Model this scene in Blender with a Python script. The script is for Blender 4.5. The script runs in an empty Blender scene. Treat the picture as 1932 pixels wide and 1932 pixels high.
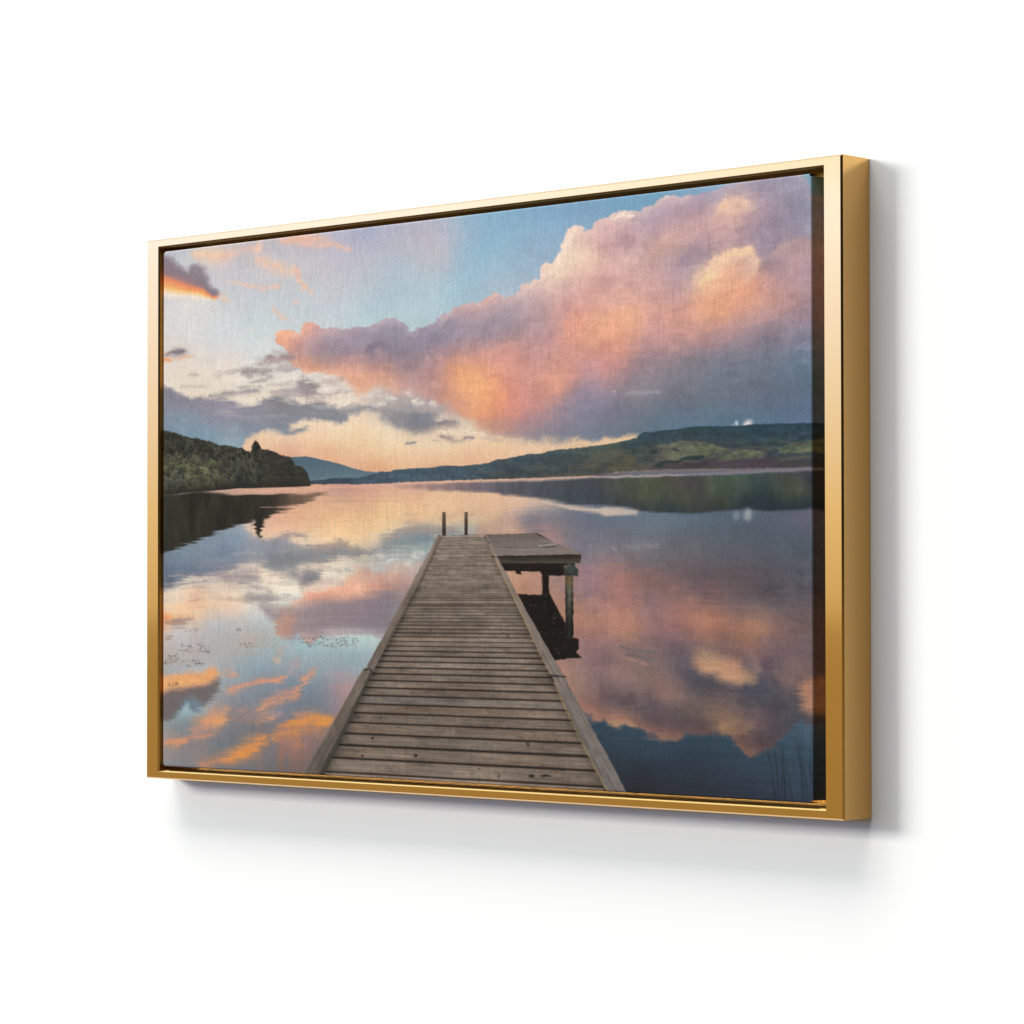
import bpy, math
import numpy as np

# ---------------------------------------------------------------- scene
scene = bpy.context.scene
col = scene.collection
rng = np.random.default_rng(7)

W, H, D = 0.900, 0.51677, 0.03278        # outer size and depth of the frame (m)
SIDE, RAIL = 0.0200, 0.0083              # face width of upright / level rails
CX0, CX1, CZ = -0.4236, 0.4181, 0.2462   # edges of the canvas inside the frame


def tag(o, label=None, cat=None, kind=None, group=None):
    if label: o['label'] = label
    if cat: o['category'] = cat
    if kind: o['kind'] = kind
    if group: o['group'] = group
    return o


def mesh_object(name, verts, faces, mat, parent=None, smooth=False):
    me = bpy.data.meshes.new(name)
    me.from_pydata(verts, [], faces)
    me.update()
    if smooth:
        for p in me.polygons: p.use_smooth = True
    o = bpy.data.objects.new(name, me)
    if mat: me.materials.append(mat)
    col.objects.link(o)
    if parent: o.parent = parent
    return o


# ---------------------------------------------------------------- the printed picture
# colours and outlines of the printed lake view, in canvas units: 1900 across, 1700 down
TINT, SHAPE = {}, {}
TINT['sky'] = '''12,9,BABDC8 61,33,C4C9D2 162,81,C9C5CF 260,55,C6BFC6 490,87,C9C4CC 637,31,B3B5CC 702,21,ADB3CE 564,77,C4C1CE 673,124,BFC0CC 338,180,C5CBD4
182,221,D6D5D7 61,210,DAD7D9 338,254,CBD3DA 490,231,C6CED7 601,188,C5C8D2 691,250,B6CBD9 673,294,BAD0DA 527,263,C8CFD8 61,286,DBD6D6 182,314,D3D6DA
299,306,CCD5DB 357,292,CDD5DA 41,314,DDD5D0 142,341,DDD7D4 260,358,DDD8D6 221,392,E6D9CE 81,400,E6D8CB 20,434,E4D8CD 162,443,E6DACC 241,442,E5DBD0
338,456,E2DACF 415,443,DDD5CE 415,479,DCD2C8 564,489,E2D5CB 619,532,EAD7C8 260,506,E6D8C8 490,495,DDD2C9 564,608,EFD3B8 673,603,EFD3B6 452,601,EAD3BD
376,615,E9CFB8 637,647,EDCDA9 490,647,EBC8A4 357,640,E8C4A2 182,147,CBCBD1 101,158,E3DAD6 182,35,D3C8C8 376,654,E8C4A5 490,653,EDCBA9 601,647,F0D3B0
691,652,F0D2AE 691,723,E8B892 564,689,E5B594 452,683,DFB096 655,739,E2AF90 396,673,E0B096 745,45,B9BACB 816,35,BBBACB 902,63,BDBBC9 919,123,BFC0CB
798,138,B2C0D1 781,224,B2C9D8 868,198,B4C6D5 987,21,96B4D0 1054,80,8CB4D4 1153,41,88B0D2 1249,36,85AAD0 1328,29,84A8CE 1021,145,97BBD6 1087,169,A0BCD4
954,223,A5C5DA 954,120,A6BCD4 933,170,AABFD4 967,53,A8B8CF 1137,191,9FB7D0 885,269,B5CCDB 816,290,B7CDD9 1021,230,A3BDD4 1201,130,97B2D0
1233,101,8FB0D0 1054,223,AABFD3 745,284,B6CCD8 781,522,B8A6A6 745,548,B5ABAA 851,555,A8A0A4 816,559,9C999F 1403,35,7CA9CE 1449,25,78A6CC 1510,6,78A5CA
1584,3,7EA6CB 1657,3,8BA9CB 1883,11,86ABC2 1897,29,7FA5C0 728,619,EAD5C0 781,661,EED5B8 885,687,EED2B2 728,690,EFD0AA 816,729,EBC5A0 954,718,EBC6A2
1021,686,ECCAA9 728,736,E5B08C 885,742,E3B492 1004,734,E3B597 1087,697,E9C5A4 1153,700,E5C3A6 1281,699,DCBCA0 1054,654,E8D0B6 970,646,E6CFB6
745,567,C5B8B4 816,544,B9ACAA 919,578,B8A9A8 1403,689,E2C2A0 1449,688,E5C09A'''
TINT['cloud'] = '''407,326,F0A88A 426,309,EFB49A 426,345,E5A28C 452,337,D9A399 490,303,E0A9A0 508,294,E3A497 490,340,BE9EA2 546,312,C2A8B0 564,346,A797A5 601,324,B09DAA
637,334,A99BAB 601,374,95899A 673,355,948B9F 691,324,A59CAD 490,376,A98F97 433,379,C09A98 546,387,A08D96 471,410,E0A088 527,418,E0A58E 601,413,C59A94
564,432,E6AA90 637,434,DCA496 691,409,A38C95 691,437,BE938F 655,470,EAB293 619,475,E8AF98 673,496,E3AE96 702,456,DDA08C 709,499,D3A598 745,319,A79EAE
763,296,A9A0B0 745,361,8F889B 816,360,958DA0 885,338,9A92A6 868,389,8E8699 937,298,B09FAC 954,289,C2A3A9 926,324,9E99A9 1004,283,C9A6A8 987,313,AD9BA6
1054,254,D8AFA9 1041,270,CDAAA9 1071,286,B09FAC 1021,350,978D9D 1087,321,A195A3 954,389,96899A 1054,380,A48F9B 1120,351,A5949F 1153,277,C2ABB0
1153,236,D9BEBC 1179,222,DDBDB9 1201,248,D4B2B0 1137,319,B09CA6 1201,315,C5A3A4 1201,365,B1959D 1217,196,E8CFBF 1217,216,E8CDBB 1249,186,ECD3BD
1265,154,EED3C1 1281,116,F0D5C6 1300,85,F0CFC4 1313,143,EED0BA 1338,162,EBC7B4 1281,222,DEB9B0 1328,121,E3BDB8 1338,103,DDB9BA 1249,252,D8B0AD
1328,244,DCAEA9 1265,304,D6A6A2 1328,310,DDA49A 1281,339,DC9F95 1265,364,DC9988 1328,353,E9A98E 1344,387,EAAE8E 1297,390,E0A08C 1233,401,C3989A
1169,389,C09799 1120,399,CB9A96 1071,415,D29A92 1004,407,C39693 954,420,BF918F 885,408,A58C97 851,433,B29295 798,436,A08A92 745,414,93848F
745,449,D5A090 798,471,C09894 868,458,B89594 902,495,C4948C 731,484,E8B290 781,487,C9A09A 833,491,BD9B9A 937,470,EAA27E 954,447,D8997F 981,484,EBAC7D
987,529,ECA980 1021,510,EBAC7F 1054,472,DF9F8A 1071,524,E69C83 1120,477,DC9C8E 1120,544,DE988A 1169,514,CC9590 1185,465,D19C98 1233,485,DD9E8C
1233,518,E6A587 1281,455,D29A94 1281,505,D5988E 1328,426,DC9F90 1328,475,C9979A 1313,530,A68E9B 1265,554,C79391 1217,567,DA9A89 1281,581,A18C97
1021,555,EEAB7E 937,532,E6A584 954,568,E5A080 1038,573,EDA87D 1120,578,DF9483 1201,590,C89290 916,469,C09490 919,524,C4938A 937,510,D49A84
970,529,EBAB7E 1038,517,EDA87D 1038,568,EFAA7C 1021,594,ECA27B 987,575,DD9C84 954,563,CC9A90 1071,597,E59A7C 1054,620,D8957F 1021,625,D29A86
1104,623,CC8F85 1137,591,D4928A 1185,577,C4918F 1217,546,CF978E 1153,642,A98A91 1217,612,9E8A96 1281,566,98899A 1328,553,9B8EA1 1281,633,8C8799
1344,620,8485A0 1217,663,8A8795 1120,658,A48E92 1071,648,B5988F 1313,668,7F8599 1169,674,8E8A94 1004,638,CFA593 1388,73,DDB9B5 1425,54,EED2C6
1434,72,E6C8BE 1409,82,D5B3B5 1461,65,CBB0BA 1473,86,B9A2AE 1494,60,B4A3B4 1539,30,BDA9B8 1533,19,D9BEBD 1593,20,C9ACB5 1569,50,B29FB1 1628,31,AA9DB2
1613,71,B89FAA 1643,65,B5A0AC 1672,31,AAA0B3 1729,19,A49DB2 1786,20,A098AE 1842,27,A09AAE 1883,64,9998AE 1701,63,E8C0A8 1715,52,E5BDAE 1686,80,E5B9A5
1738,61,D6AFAA 1723,81,D5AEA8 1758,89,B89EA9 1800,85,AA97A6 1842,90,9E93A7 1883,110,9895AB 1814,133,A292A3 1856,141,9590A6 1892,149,A09CB0
1643,103,C9A3A4 1686,121,C6A2A4 1729,139,B99CA5 1599,111,D0A7A3 1525,115,C1A0A8 1449,113,BD9FAC 1403,121,C49FA8 1388,148,D4ABA9 1464,167,D4B1AE
1525,160,DCAEA0 1563,149,DEAE9E 1584,170,B39DAA 1554,183,B8A0AA 1628,178,A998AA 1643,154,C29EA4 1686,172,BC9DA2 1772,175,9D92A6 1786,208,9A90A2
1599,220,B39CA6 1622,207,A794A3 1584,267,B99EA6 1510,211,CBA6A6 1449,204,D2ACAA 1403,216,D5ABA8 1464,255,D2A6A3 1525,261,CFA4A2 1569,297,C9A0A0
1657,45,B29FB1 1701,34,B0A2B2 1772,65,A99BAC 1666,93,CBA5A4 1660,227,EDC0A4 1643,263,F2CBA6 1686,245,EFC4A0 1729,240,E6AE97 1758,231,CBA09E
1772,254,C79C9C 1701,269,E5A590 1743,276,DFA08C 1657,296,E4AB92 1622,293,DCA797 1701,310,DE9E8B 1743,308,E8AC88 1780,333,E0A58C 1800,304,C39899
1672,339,E8AA88 1628,345,E7A98D 1686,363,E0A38A 1599,364,DFA590 1743,352,CB9A95 1800,360,C2979A 1856,325,BD9695 1842,339,BD9490 1870,357,B09097
1842,208,B6999E 1870,193,C0A0A4 1870,218,BC9BA0 1842,246,B6979F 1883,250,B498A3 1808,227,A8929F 1814,268,B99799 1870,295,B497A0 1403,281,DCA9A0
1479,305,D8A59D 1539,327,D9A59A 1403,331,E8B09A 1446,347,EFB592 1452,368,EAAE90 1418,365,EAA98C 1479,354,D8A097 1388,378,EBA98E 1418,414,E29E8B
1479,396,C99A98 1525,374,D5A099 1554,409,CF9C98 1613,398,CB9B97 1672,396,C29694 1729,398,B39297 1786,397,A5909C 1856,403,9B8E9D 1883,430,8E889B
1464,440,B08F94 1403,455,CF958C 1388,477,C98F8A 1525,445,B08E92 1584,443,AE8E92 1643,435,A98D94 1701,437,9A8792 1758,445,8C8190 1814,449,86808F
1883,461,7D8298 1434,497,A58A92 1494,485,968892 1584,482,8A828E 1643,480,857F8C 1729,471,7F7F8F 1814,477,7A8095 1883,498,7385A0 1403,521,A78993
1494,527,858392 1584,524,7C8292 1672,514,758094 1758,520,6F7E93 1842,526,6C8098 1883,554,667D96 1672,546,6F7E92 1388,514,C4928F 1378,540,C0989E
1434,530,9D858F 1525,524,8A8290 1613,520,7D7E8C 1701,543,717689 1786,536,687287 1870,548,5F748B 1494,567,8D8994 1449,567,99909A 1403,587,858396
1464,617,767E92 1554,565,7B7B88 1554,603,6E788C 1643,586,737889 1729,576,707589 1814,582,656F85 1883,602,5F7089 1643,634,637A92 1729,633,607892
1814,644,5D7693 1883,655,61789A 1464,650,68798D 1554,652,627B93 1403,673,70788A 1449,672,6C7A8D 1672,661,5F7A95 1870,669,627CA0'''
TINT['grey'] = '''20,472,8A8A98 61,512,85879A 142,517,8F8D9B 260,543,9492A2 221,578,8E93A6 376,531,85868F 415,526,84868E 338,584,8A8FA0 490,553,8D8F9A 564,572,8A8D98
601,588,8A8E9A 673,560,9B999E 61,569,8399AE 20,604,7A8FA6 142,610,7F98B0 299,619,7F8FA3 415,570,8A8E9C 452,623,7F8794 182,637,8099AF 260,649,8FA5B5
781,587,8E8E96 851,602,7F8794 816,617,8F8B90 919,626,94898F 763,575,9C979C'''
TINT['water'] = '''508,805,DCA893 260,804,C9A08F 376,804,CFA391 673,811,D8A08C 601,826,C49A8C 691,847,D9AC8B 601,862,E3B48C 527,889,E6B68E 691,918,EABF93 564,933,EABE94
452,912,E3B190 376,921,DBAE96 376,954,D9B49F 490,956,CDB5A2 601,962,E3C09C 691,964,DDBF9E 415,944,D4B3A0 292,916,B9B1B5 311,942,D5B7A8 221,936,8E98AA
260,959,8597AB 142,972,7F8FA3 61,1005,7A8CA0 41,1053,76849A 142,1017,8594A8 260,1000,8A9AAC 221,1029,7E8C9F 101,1073,7B8496 20,1091,6F7B90
338,983,8F9AA5 396,973,A29FA4 376,1009,8A949F 637,1023,B5A9A0 691,1006,B0A79F 691,1034,C8B8A9 619,1041,CBBBAD 546,1036,BDB1A8 601,1069,D8C9BA
508,1047,C6B8AE 564,1083,DCCABA 452,1053,B5ACA6 655,1084,D6B9A8 691,1070,B09EA0 673,1119,E5AE94 709,1109,DCA08C 527,1119,E1B19C 490,1133,D2A79B
564,1133,D5A698 508,1108,CFB0A4 619,1126,DDAB97 299,1048,C5B3AC 221,1070,BDABA8 162,1081,A39FA4 338,1060,C8B6AD 319,1089,A49E9F 260,1089,A8A09F
376,1075,D8C6B8 101,1088,C5B7AE 81,1118,DBC8B8 182,1118,DCC8B7 299,1118,DACBBB 376,1111,DDCFC0 452,1119,DACDC0 433,1148,DCD0C3 260,1137,DFCBBB
407,1159,D3C7BC 221,1148,E4C6AF 101,1155,E3BEA6 20,1129,D6C3B4 20,1167,DFC6B2 260,1166,E3C5B0 471,1151,CDB8B0 691,1091,C9AAA2 12,1211,EBB77F
61,1203,EABB8C 134,1191,EBC096 114,1150,DDAE97 20,1169,DFC0A9 182,1176,E2C2AA 260,1187,DFC3B0 4,1226,D9A086 162,1213,C7C0BF 61,1240,C3BEC0
20,1271,C4BABA 260,1220,BEBDBF 338,1212,B9BEC4 338,1249,AEB3B8 221,1250,B4B4B7 101,1274,BBB4B4 20,1320,BBB1AD 142,1288,B4AFB0 221,1295,B3ADAC
299,1293,B9A79B 361,1278,B8A99B 357,1304,A2AEB5 415,1292,A7B0B5 182,1332,B0AEB1 101,1349,B5ADAA 260,1346,A4ADB4 338,1337,9DAEB9 471,1320,9BAEB9
564,1290,A6B4BB 637,1267,AFBBC1 691,1281,AFBBC0 601,1335,93A8B5 527,1348,9AA8B3 655,1334,94A9B5 637,1360,93A7B3 564,1372,92A2B0 299,1378,8FA1AF
221,1380,A3A6AC 20,1373,B0ABA9 221,1436,9A9CA2 201,1466,929096 260,1472,878D98 299,1470,838B97 415,1430,7F8998 338,1432,848C99 471,1385,8A98A7
101,1495,8A9DA6 142,1513,8D9AA3 81,1534,7F8E98 41,1562,7C8A94 101,1526,828F99 415,1503,7E828F 376,1497,8D8890 490,1482,767E8D 527,1427,83909E
546,1462,7F8492 601,1407,A3949C 582,1390,A19AA4 608,1435,B28F90 582,1468,8F8691 527,1492,78808F 280,1508,8E8788 260,1546,7C7E87 182,1575,98827F
241,1583,757983 20,1593,8C8584 12,1646,93807C 101,1638,837B7F 182,1616,757A84 61,1667,8C8182 122,1660,90827F 20,1684,7B7F89 81,1684,7E7F86
376,1559,7A7880 338,1550,77777F 319,1580,7D7B80 508,1579,8D777A 538,1570,97796F 460,1625,967875 415,1634,867577 357,1659,7F7678 415,1663,716F76
471,1668,6F6B70 376,1680,726F74 280,1596,7D7C83 490,1623,7D7175 527,1589,84726F 299,1323,A3ADB4 452,1357,A0A3AA 745,807,D6A594 851,821,DDAE94
745,849,E9BE92 885,846,E5BE97 987,850,E0B898 1087,866,DDB598 1185,873,D5B4A4 745,902,E8C093 851,904,E4BA91 954,907,E2B893 1054,910,DDB08D
1137,891,D3AE9B 1120,915,BFA197 781,945,C9B29E 851,946,A8A5A3 745,965,C0B0A0 868,967,939A9E 798,973,9AA09F 763,990,96A0A3 833,998,97A0A2
728,1011,A8AAAA 816,1026,BBB6B1 763,1025,B9B3AF 728,1042,C5B0A8 816,1054,BDB2AC 745,1078,AFA3A2 781,1061,BFB0AA 781,1096,C99D8F 738,1109,C99A8C
781,1120,A98B8A 728,1131,A18C8F 954,941,A9A19A 1004,936,AFA398 1054,950,C6A893 1130,950,DCB08F 1153,936,857D8A 1169,926,7E7C89 1087,934,B9A096
1217,930,7F7D8A 1217,907,9C9195 1281,909,7E8294 1328,917,757C94 1265,942,807C8C 1328,950,757A90 1217,961,B58E8A 1233,978,B28784 1265,982,938087
1313,982,84808F 1328,1032,8F7F8C 1265,998,95838A 1328,1082,A87F85 1328,1132,A3808A 1137,1097,C08F77 1169,1114,C08C74 1243,1098,A98784 1237,1131,B38678
1120,1084,BC947C 987,977,9B9C9C 987,1062,B09A92 1313,1146,A67C80 1328,1212,C08472 1306,1245,B07F76 1328,1278,A0777A 1328,1328,9C7A7C 1281,1345,B18478
1281,1378,A87D74 1328,1377,8C7174 1313,1427,94726F 1328,1450,966F68 1249,1146,B28672 1243,1162,B6866F 745,1146,8F8489 728,1199,9EA0A4 1120,1315,9A7A78
1403,922,6F8096 1479,924,6C8199 1554,935,677C94 1643,937,5B6F87 1729,946,56697F 1814,932,5A6A82 1883,928,6A6C88 1403,965,767A8C 1494,966,707A8E
1584,968,657488 1672,970,5B6D82 1786,972,596981 1870,974,5B6A82 1403,1014,847F8C 1494,1015,787887 1613,1001,686F81 1729,1019,5E687C 1842,1020,586479
1403,1056,9A7C80 1494,1054,7C6D76 1613,1049,706772 1729,1066,67616D 1842,1067,5D6072 1418,1096,B47C74 1494,1096,A07068 1584,1097,83686C
1672,1097,725F65 1758,1098,6A5A62 1870,1108,5E5D6C 1403,1139,AB7A78 1494,1139,8D7074 1613,1133,7A656C 1758,1133,645D68 1870,1146,625F6C
1403,1195,C4857A 1388,1228,BF8272 1434,1237,C5866E 1479,1178,A6787A 1494,1243,9C7276 1584,1187,B67B70 1628,1219,B87A68 1660,1209,C48068
1686,1225,A87268 1743,1234,B98066 1772,1231,B58168 1729,1256,A0735F 1701,1177,856A6C 1814,1193,79686C 1883,1208,7C686C 1842,1245,86696C
1883,1270,76636A 1554,1252,A27274 1584,1268,8A6B6E 1525,1307,7B6A70 1403,1310,8F7274 1464,1341,8F7470 1403,1359,A27B76 1494,1360,987571
1569,1323,756770 1608,1357,6E636C 1686,1273,8B6C6B 1758,1319,846870 1814,1333,81686E 1870,1348,82696C 1743,1291,8B6B6C 1800,1287,80686E
1842,1380,7D686C 1554,1387,8C6E6E 1510,1405,8B6F70 1548,1423,A07A74 1613,1402,696068 1657,1385,665E68 1672,1416,6F6263 1743,1389,5D5B66
1786,1397,5C5A66 1814,1418,5A5A68 1842,1426,5A5662 1828,1374,7A6669 1434,1423,80696C 1403,1441,6C6068 1464,1455,675C66 1554,1452,6C5F66
1628,1465,72645F 1663,1474,83695F 1686,1495,9A7566 1672,1499,90705F 1729,1462,6C5F66 1763,1476,7C6466 1800,1459,5D5464 1828,1474,5A5563
1403,1480,8C6F69 1418,1496,A37A68 1388,1474,7A6768 1494,1503,68585E 1479,1520,7A6060 1519,1534,7F6260 1560,1526,6E5C61 1613,1511,67595D
1643,1519,6C5A5A 1729,1519,655558 1743,1556,6E5A58 1746,1578,846658 1786,1522,5E525A 1814,1505,57515C 1780,1563,6B5A5C 1842,1482,565766'''
TINT['blue'] = '''1403,1539,34495C 1434,1522,364C61 1494,1568,33465A 1388,1523,33485C 1554,1565,32455A 1613,1546,334A5E 1672,1543,344C61 1701,1574,33485C
1729,1620,35455A 1814,1568,384E63 1856,1519,40566C 1883,1503,4A5E74 1883,1565,3C5268 1613,1610,303E50 1525,1615,2F3C4E 1464,1634,2E3846
1464,1693,2C2F38 1554,1661,2F3847 1643,1672,303746 1729,1667,303A4B 1814,1646,35455A 1883,1642,374A60 1434,1603,303F50'''
TINT['rhill'] = '''728,774,3E5063 851,772,3F5263 954,769,3F5060 1054,767,3C4C59 1153,747,3B4B57 1217,746,3E4B51 1281,739,404B4E 1344,732,45524F 1281,772,3C4549
1087,785,3A4246 1185,782,3B4247 1328,768,3F4646 1403,719,44524F 1434,714,35454C 1494,694,314350 1584,685,30414E 1701,688,2B3F4E 1814,691,2B3F4F
1883,695,2C4050 1643,679,2D414F 1758,704,2D4050 1729,715,33454A 1800,738,2F424A 1464,748,454E4B 1554,777,4A4444 1434,772,48483F 1672,779,463E47
1870,766,3B454B 1786,781,4C3D4A'''
TINT['rrefl'] = '''885,810,8F7A7C 1021,816,6F6872 1120,827,5A5C68 1217,837,4C535F 1313,850,424D57 1344,825,454C58 781,806,B08E86 1403,833,47504A 1464,819,4A564C
1464,862,4B5445 1525,847,4B5648 1599,831,49444D 1584,872,4D5546 1657,842,4A5A4C 1729,838,435450 1786,847,33454C 1870,853,4E574A 1842,855,4D5746
1883,828,3F424C 1758,877,2D3B44 1842,889,2D3B44 1449,881,3A404A 1554,900,37434F 1643,896,384045 1672,884,434C44 1715,892,323E46 1883,897,303E48'''
SHAPE['cloud'] = '''391.7,324.3 399.3,306.7 425.9,298.0 463.6,308.5 478.6,288.0 504.8,284.9 527.1,294.0 541.9,300.7 578.7,300.3 600.7,312.9 637.1,307.1 673.2,315.6
701.9,305.6 734.8,293.6 759.6,288.8 780.8,297.7 801.8,324.1 814.1,340.8 833.3,333.7 857.6,323.6 885.2,317.4 905.8,308.8 926.3,289.9 950.1,278.2
973.9,278.7 1004.2,271.2 1027.6,268.3 1040.9,252.5 1064.2,244.5 1084.0,251.5 1093.9,259.3 1120.2,255.0 1136.5,244.8 1149.6,225.8 1169.1,227.8
1178.8,210.3 1191.7,211.6 1204.5,177.7 1214.2,167.0 1230.2,170.4 1246.1,152.1 1255.7,116.4 1274.7,78.7 1300.0,66.7 1312.5,71.5 1320.4,87.3 1334.5,85.7
1343.8,67.0 1372.2,61.1 1390.8,66.7 1400.0,51.4 1430.7,42.1 1455.1,51.6 1473.3,57.1 1494.5,37.0 1518.5,20.5 1542.4,13.9 1560.3,11.4 1581.0,18.9
1595.8,13.7 1610.5,22.6 1628.0,12.1 1657.2,14.3 1683.2,12.9 1700.5,5.7 1729.2,3.1 1743.4,-29.7 1847.5,-21.7 1866.9,5.8 1894.5,34.3 1905.4,54.4
1978.8,76.1 1978.8,746.1 1461.2,721.4 1461.2,683.9 1372.2,682.6 1328.2,685.1 1296.8,686.8 1249.3,689.4 1227.0,683.3 1204.5,675.4 1191.7,684.8
1152.8,682.9 1136.5,673.6 1103.8,671.9 1054.3,660.9 1020.9,648.9 1007.5,627.6 973.9,598.3 933.1,578.6 919.5,560.5 905.8,558.0 874.8,538.7 826.3,518.2
780.8,515.2 745.4,505.8 709.8,489.3 673.2,521.3 651.5,505.7 615.3,481.9 586.0,451.2 545.6,441.2 489.8,433.6 452.3,416.3 433.5,389.5 429.7,363.8
410.7,347.7'''
SHAPE['grey'] = '''-104.4,425.2 -0.5,447.5 32.4,457.3 81.2,475.6 101.5,488.2 161.7,495.8 221.1,507.0 260.4,520.6 318.8,524.2 357.3,515.6 395.5,510.7 444.8,515.6
459.8,527.5 523.3,536.8 564.0,550.1 618.9,549.9 673.2,549.7 720.5,547.3 762.3,555.2 720.5,563.2 673.2,570.9 618.9,574.9 622.5,596.5 582.4,601.4
545.6,592.1 489.8,590.8 425.9,603.6 429.7,618.3 467.4,614.9 508.5,618.9 471.1,631.4 414.5,630.2 376.4,617.3 338.1,628.1 299.4,637.2 295.5,635.6
276.0,656.7 260.4,689.3 -104.4,672.8'''
SHAPE['midgrey'] = '''709.8,561.7 752.5,557.2 780.8,569.5 833.3,576.1 885.2,586.1 905.8,601.2 892.1,610.8 933.1,609.7 953.5,621.2 960.3,635.3 919.5,636.6 867.9,644.2
833.3,642.4 798.3,633.5 752.5,620.5 727.7,598.0'''
SHAPE['dark1'] = '''-62.6,4.4 -0.5,18.8 28.3,29.5 52.8,47.2 65.0,59.8 85.3,71.4 101.5,54.3 117.6,52.3 141.7,67.9 153.7,95.4 169.6,130.6 185.5,147.1 188.7,171.6
173.6,185.1 141.7,178.3 101.5,165.9 60.9,159.3 -0.5,151.6 -62.6,143.7'''
SHAPE['tri'] = '''474.9,439.7 489.8,455.2 523.3,479.2 530.8,512.1 489.8,513.1 459.8,485.8'''
SHAPE['lobeA'] = '''1610.5,272.5 1613.4,247.2 1636.8,233.6 1642.6,208.7 1657.2,194.3 1674.6,201.0 1694.8,188.9 1709.1,179.4 1734.9,179.2 1754.8,186.1 1763.3,205.9
1771.8,232.0 1757.7,268.3 1714.9,311.4 1642.6,320.4'''
SHAPE['lobeB'] = '''1800.0,210.0 1814.0,192.7 1841.9,180.2 1869.7,164.7 1891.7,176.6 1924.6,174.2 1924.6,254.5 1841.9,276.9 1808.4,257.8'''
SHAPE['lobeC'] = '''1671.7,90.9 1677.5,63.0 1694.8,43.0 1723.5,43.5 1746.3,55.9 1757.7,79.3 1743.4,93.4 1700.5,97.6'''
SHAPE['lhill'] = '''-104.4,573.1 -0.5,592.1 20.1,597.0 40.5,600.0 60.9,610.5 101.5,622.0 121.6,624.9 145.7,631.7 173.6,638.7 193.5,650.9 221.1,652.2 240.8,656.9
260.4,663.4 276.0,662.3 287.7,673.9 303.3,676.5 307.2,661.9 311.0,651.1 318.8,640.4 326.5,644.5 334.2,655.9 341.9,670.9 357.3,673.5 380.3,678.2
399.3,690.1 422.1,696.6 437.2,700.9 444.8,708.5 452.3,727.0 467.4,727.6 482.4,739.1 493.6,754.0 501.0,775.9 501.0,794.0 452.3,795.2 338.1,793.7
260.4,792.1 181.6,796.8 101.5,799.3 40.5,802.9 -0.5,803.4 -104.4,805.0'''
SHAPE['lrefl'] = '''-104.4,803.0 -0.5,803.4 101.5,799.3 141.7,800.6 240.8,810.6 376.4,816.2 501.0,818.5 564.0,817.8 508.5,837.5 471.1,849.1 395.5,857.0 452.3,864.1
395.5,872.3 376.4,879.1 361.1,891.5 347.7,894.8 341.9,927.7 332.3,951.4 326.5,949.4 316.8,919.8 314.1,895.8 299.4,901.0 279.9,907.9 252.6,912.8
221.1,925.1 189.5,933.7 161.7,947.0 121.6,960.4 81.2,972.9 44.6,985.5 -0.5,996.1 -104.4,1017.6'''
SHAPE['mount'] = '''433.5,702.5 441.0,701.1 482.4,700.0 508.5,704.8 545.6,714.7 600.7,729.7 637.1,743.7 673.2,754.0 720.5,761.2 780.0,767.1 780.0,796.9 433.5,784.3'''
SHAPE['ridge'] = '''489.8,780.9 501.0,777.7 545.6,775.8 582.4,771.8 637.1,774.6 673.2,773.5 720.5,771.8 762.3,782.2 762.3,796.3 489.8,788.5'''
SHAPE['rhill'] = '''633.4,776.6 666.0,772.2 694.7,766.2 712.6,762.0 717.0,758.8 745.4,759.2 780.8,753.6 833.3,752.3 885.2,752.0 905.8,748.3 933.1,747.8 970.5,751.1
1004.2,749.0 1047.6,745.8 1070.8,736.6 1103.8,734.6 1136.5,729.3 1162.6,724.4 1194.9,725.3 1217.4,719.6 1249.3,715.1 1281.0,714.2 1312.5,712.4
1353.8,709.5 1403.1,703.8 1424.6,698.4 1442.9,696.0 1458.2,691.9 1467.3,682.6 1479.4,676.1 1494.5,679.1 1530.5,674.6 1569.2,673.4 1598.7,668.6
1642.6,670.0 1714.9,673.3 1757.7,670.9 1814.0,672.5 1869.7,674.0 1978.8,677.0 1978.8,795.8 1757.7,792.2 1613.4,787.9 1509.5,785.9 1449.0,786.7
1403.1,788.1 1372.2,794.5 1281.0,796.7 1185.2,796.4 1054.3,794.4 953.5,794.1 815.8,794.2 709.8,792.4 720.5,795.5 633.4,793.7'''
SHAPE['rrefl'] = '''763.1,801.0 919.5,800.8 1054.3,801.3 1185.2,802.1 1281.0,802.3 1353.8,801.8 1449.0,803.0 1584.0,804.3 1757.7,804.8 1978.8,805.9 1978.8,910.2
1897.2,907.9 1841.9,909.5 1785.9,909.5 1729.2,903.2 1671.7,906.4 1628.0,911.6 1584.0,912.0 1539.4,907.6 1494.5,903.1 1461.2,897.3 1433.8,890.0
1409.3,884.4 1372.2,880.0 1296.8,875.9 1249.3,867.9 1201.3,856.3 1152.8,849.7 1087.3,840.8 1037.6,830.7 919.5,823.2 780.8,809.7'''
SHAPE['blue'] = '''1281.0,1444.8 1309.4,1473.7 1328.2,1489.6 1343.8,1508.8 1372.2,1497.8 1384.6,1510.4 1409.3,1519.3 1427.7,1510.3 1464.2,1517.0 1488.4,1535.4
1512.5,1549.0 1536.5,1541.4 1566.2,1543.3 1589.9,1529.4 1628.0,1532.5 1657.2,1524.8 1694.8,1529.5 1712.0,1547.8 1723.5,1569.4 1746.3,1585.6
1774.6,1576.3 1800.0,1559.3 1828.0,1523.6 1853.1,1488.2 1875.2,1471.8 1886.2,1483.8 1900.0,1486.4 1978.8,1486.2 1978.8,1728.6 1278.3,1777.5'''
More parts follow.
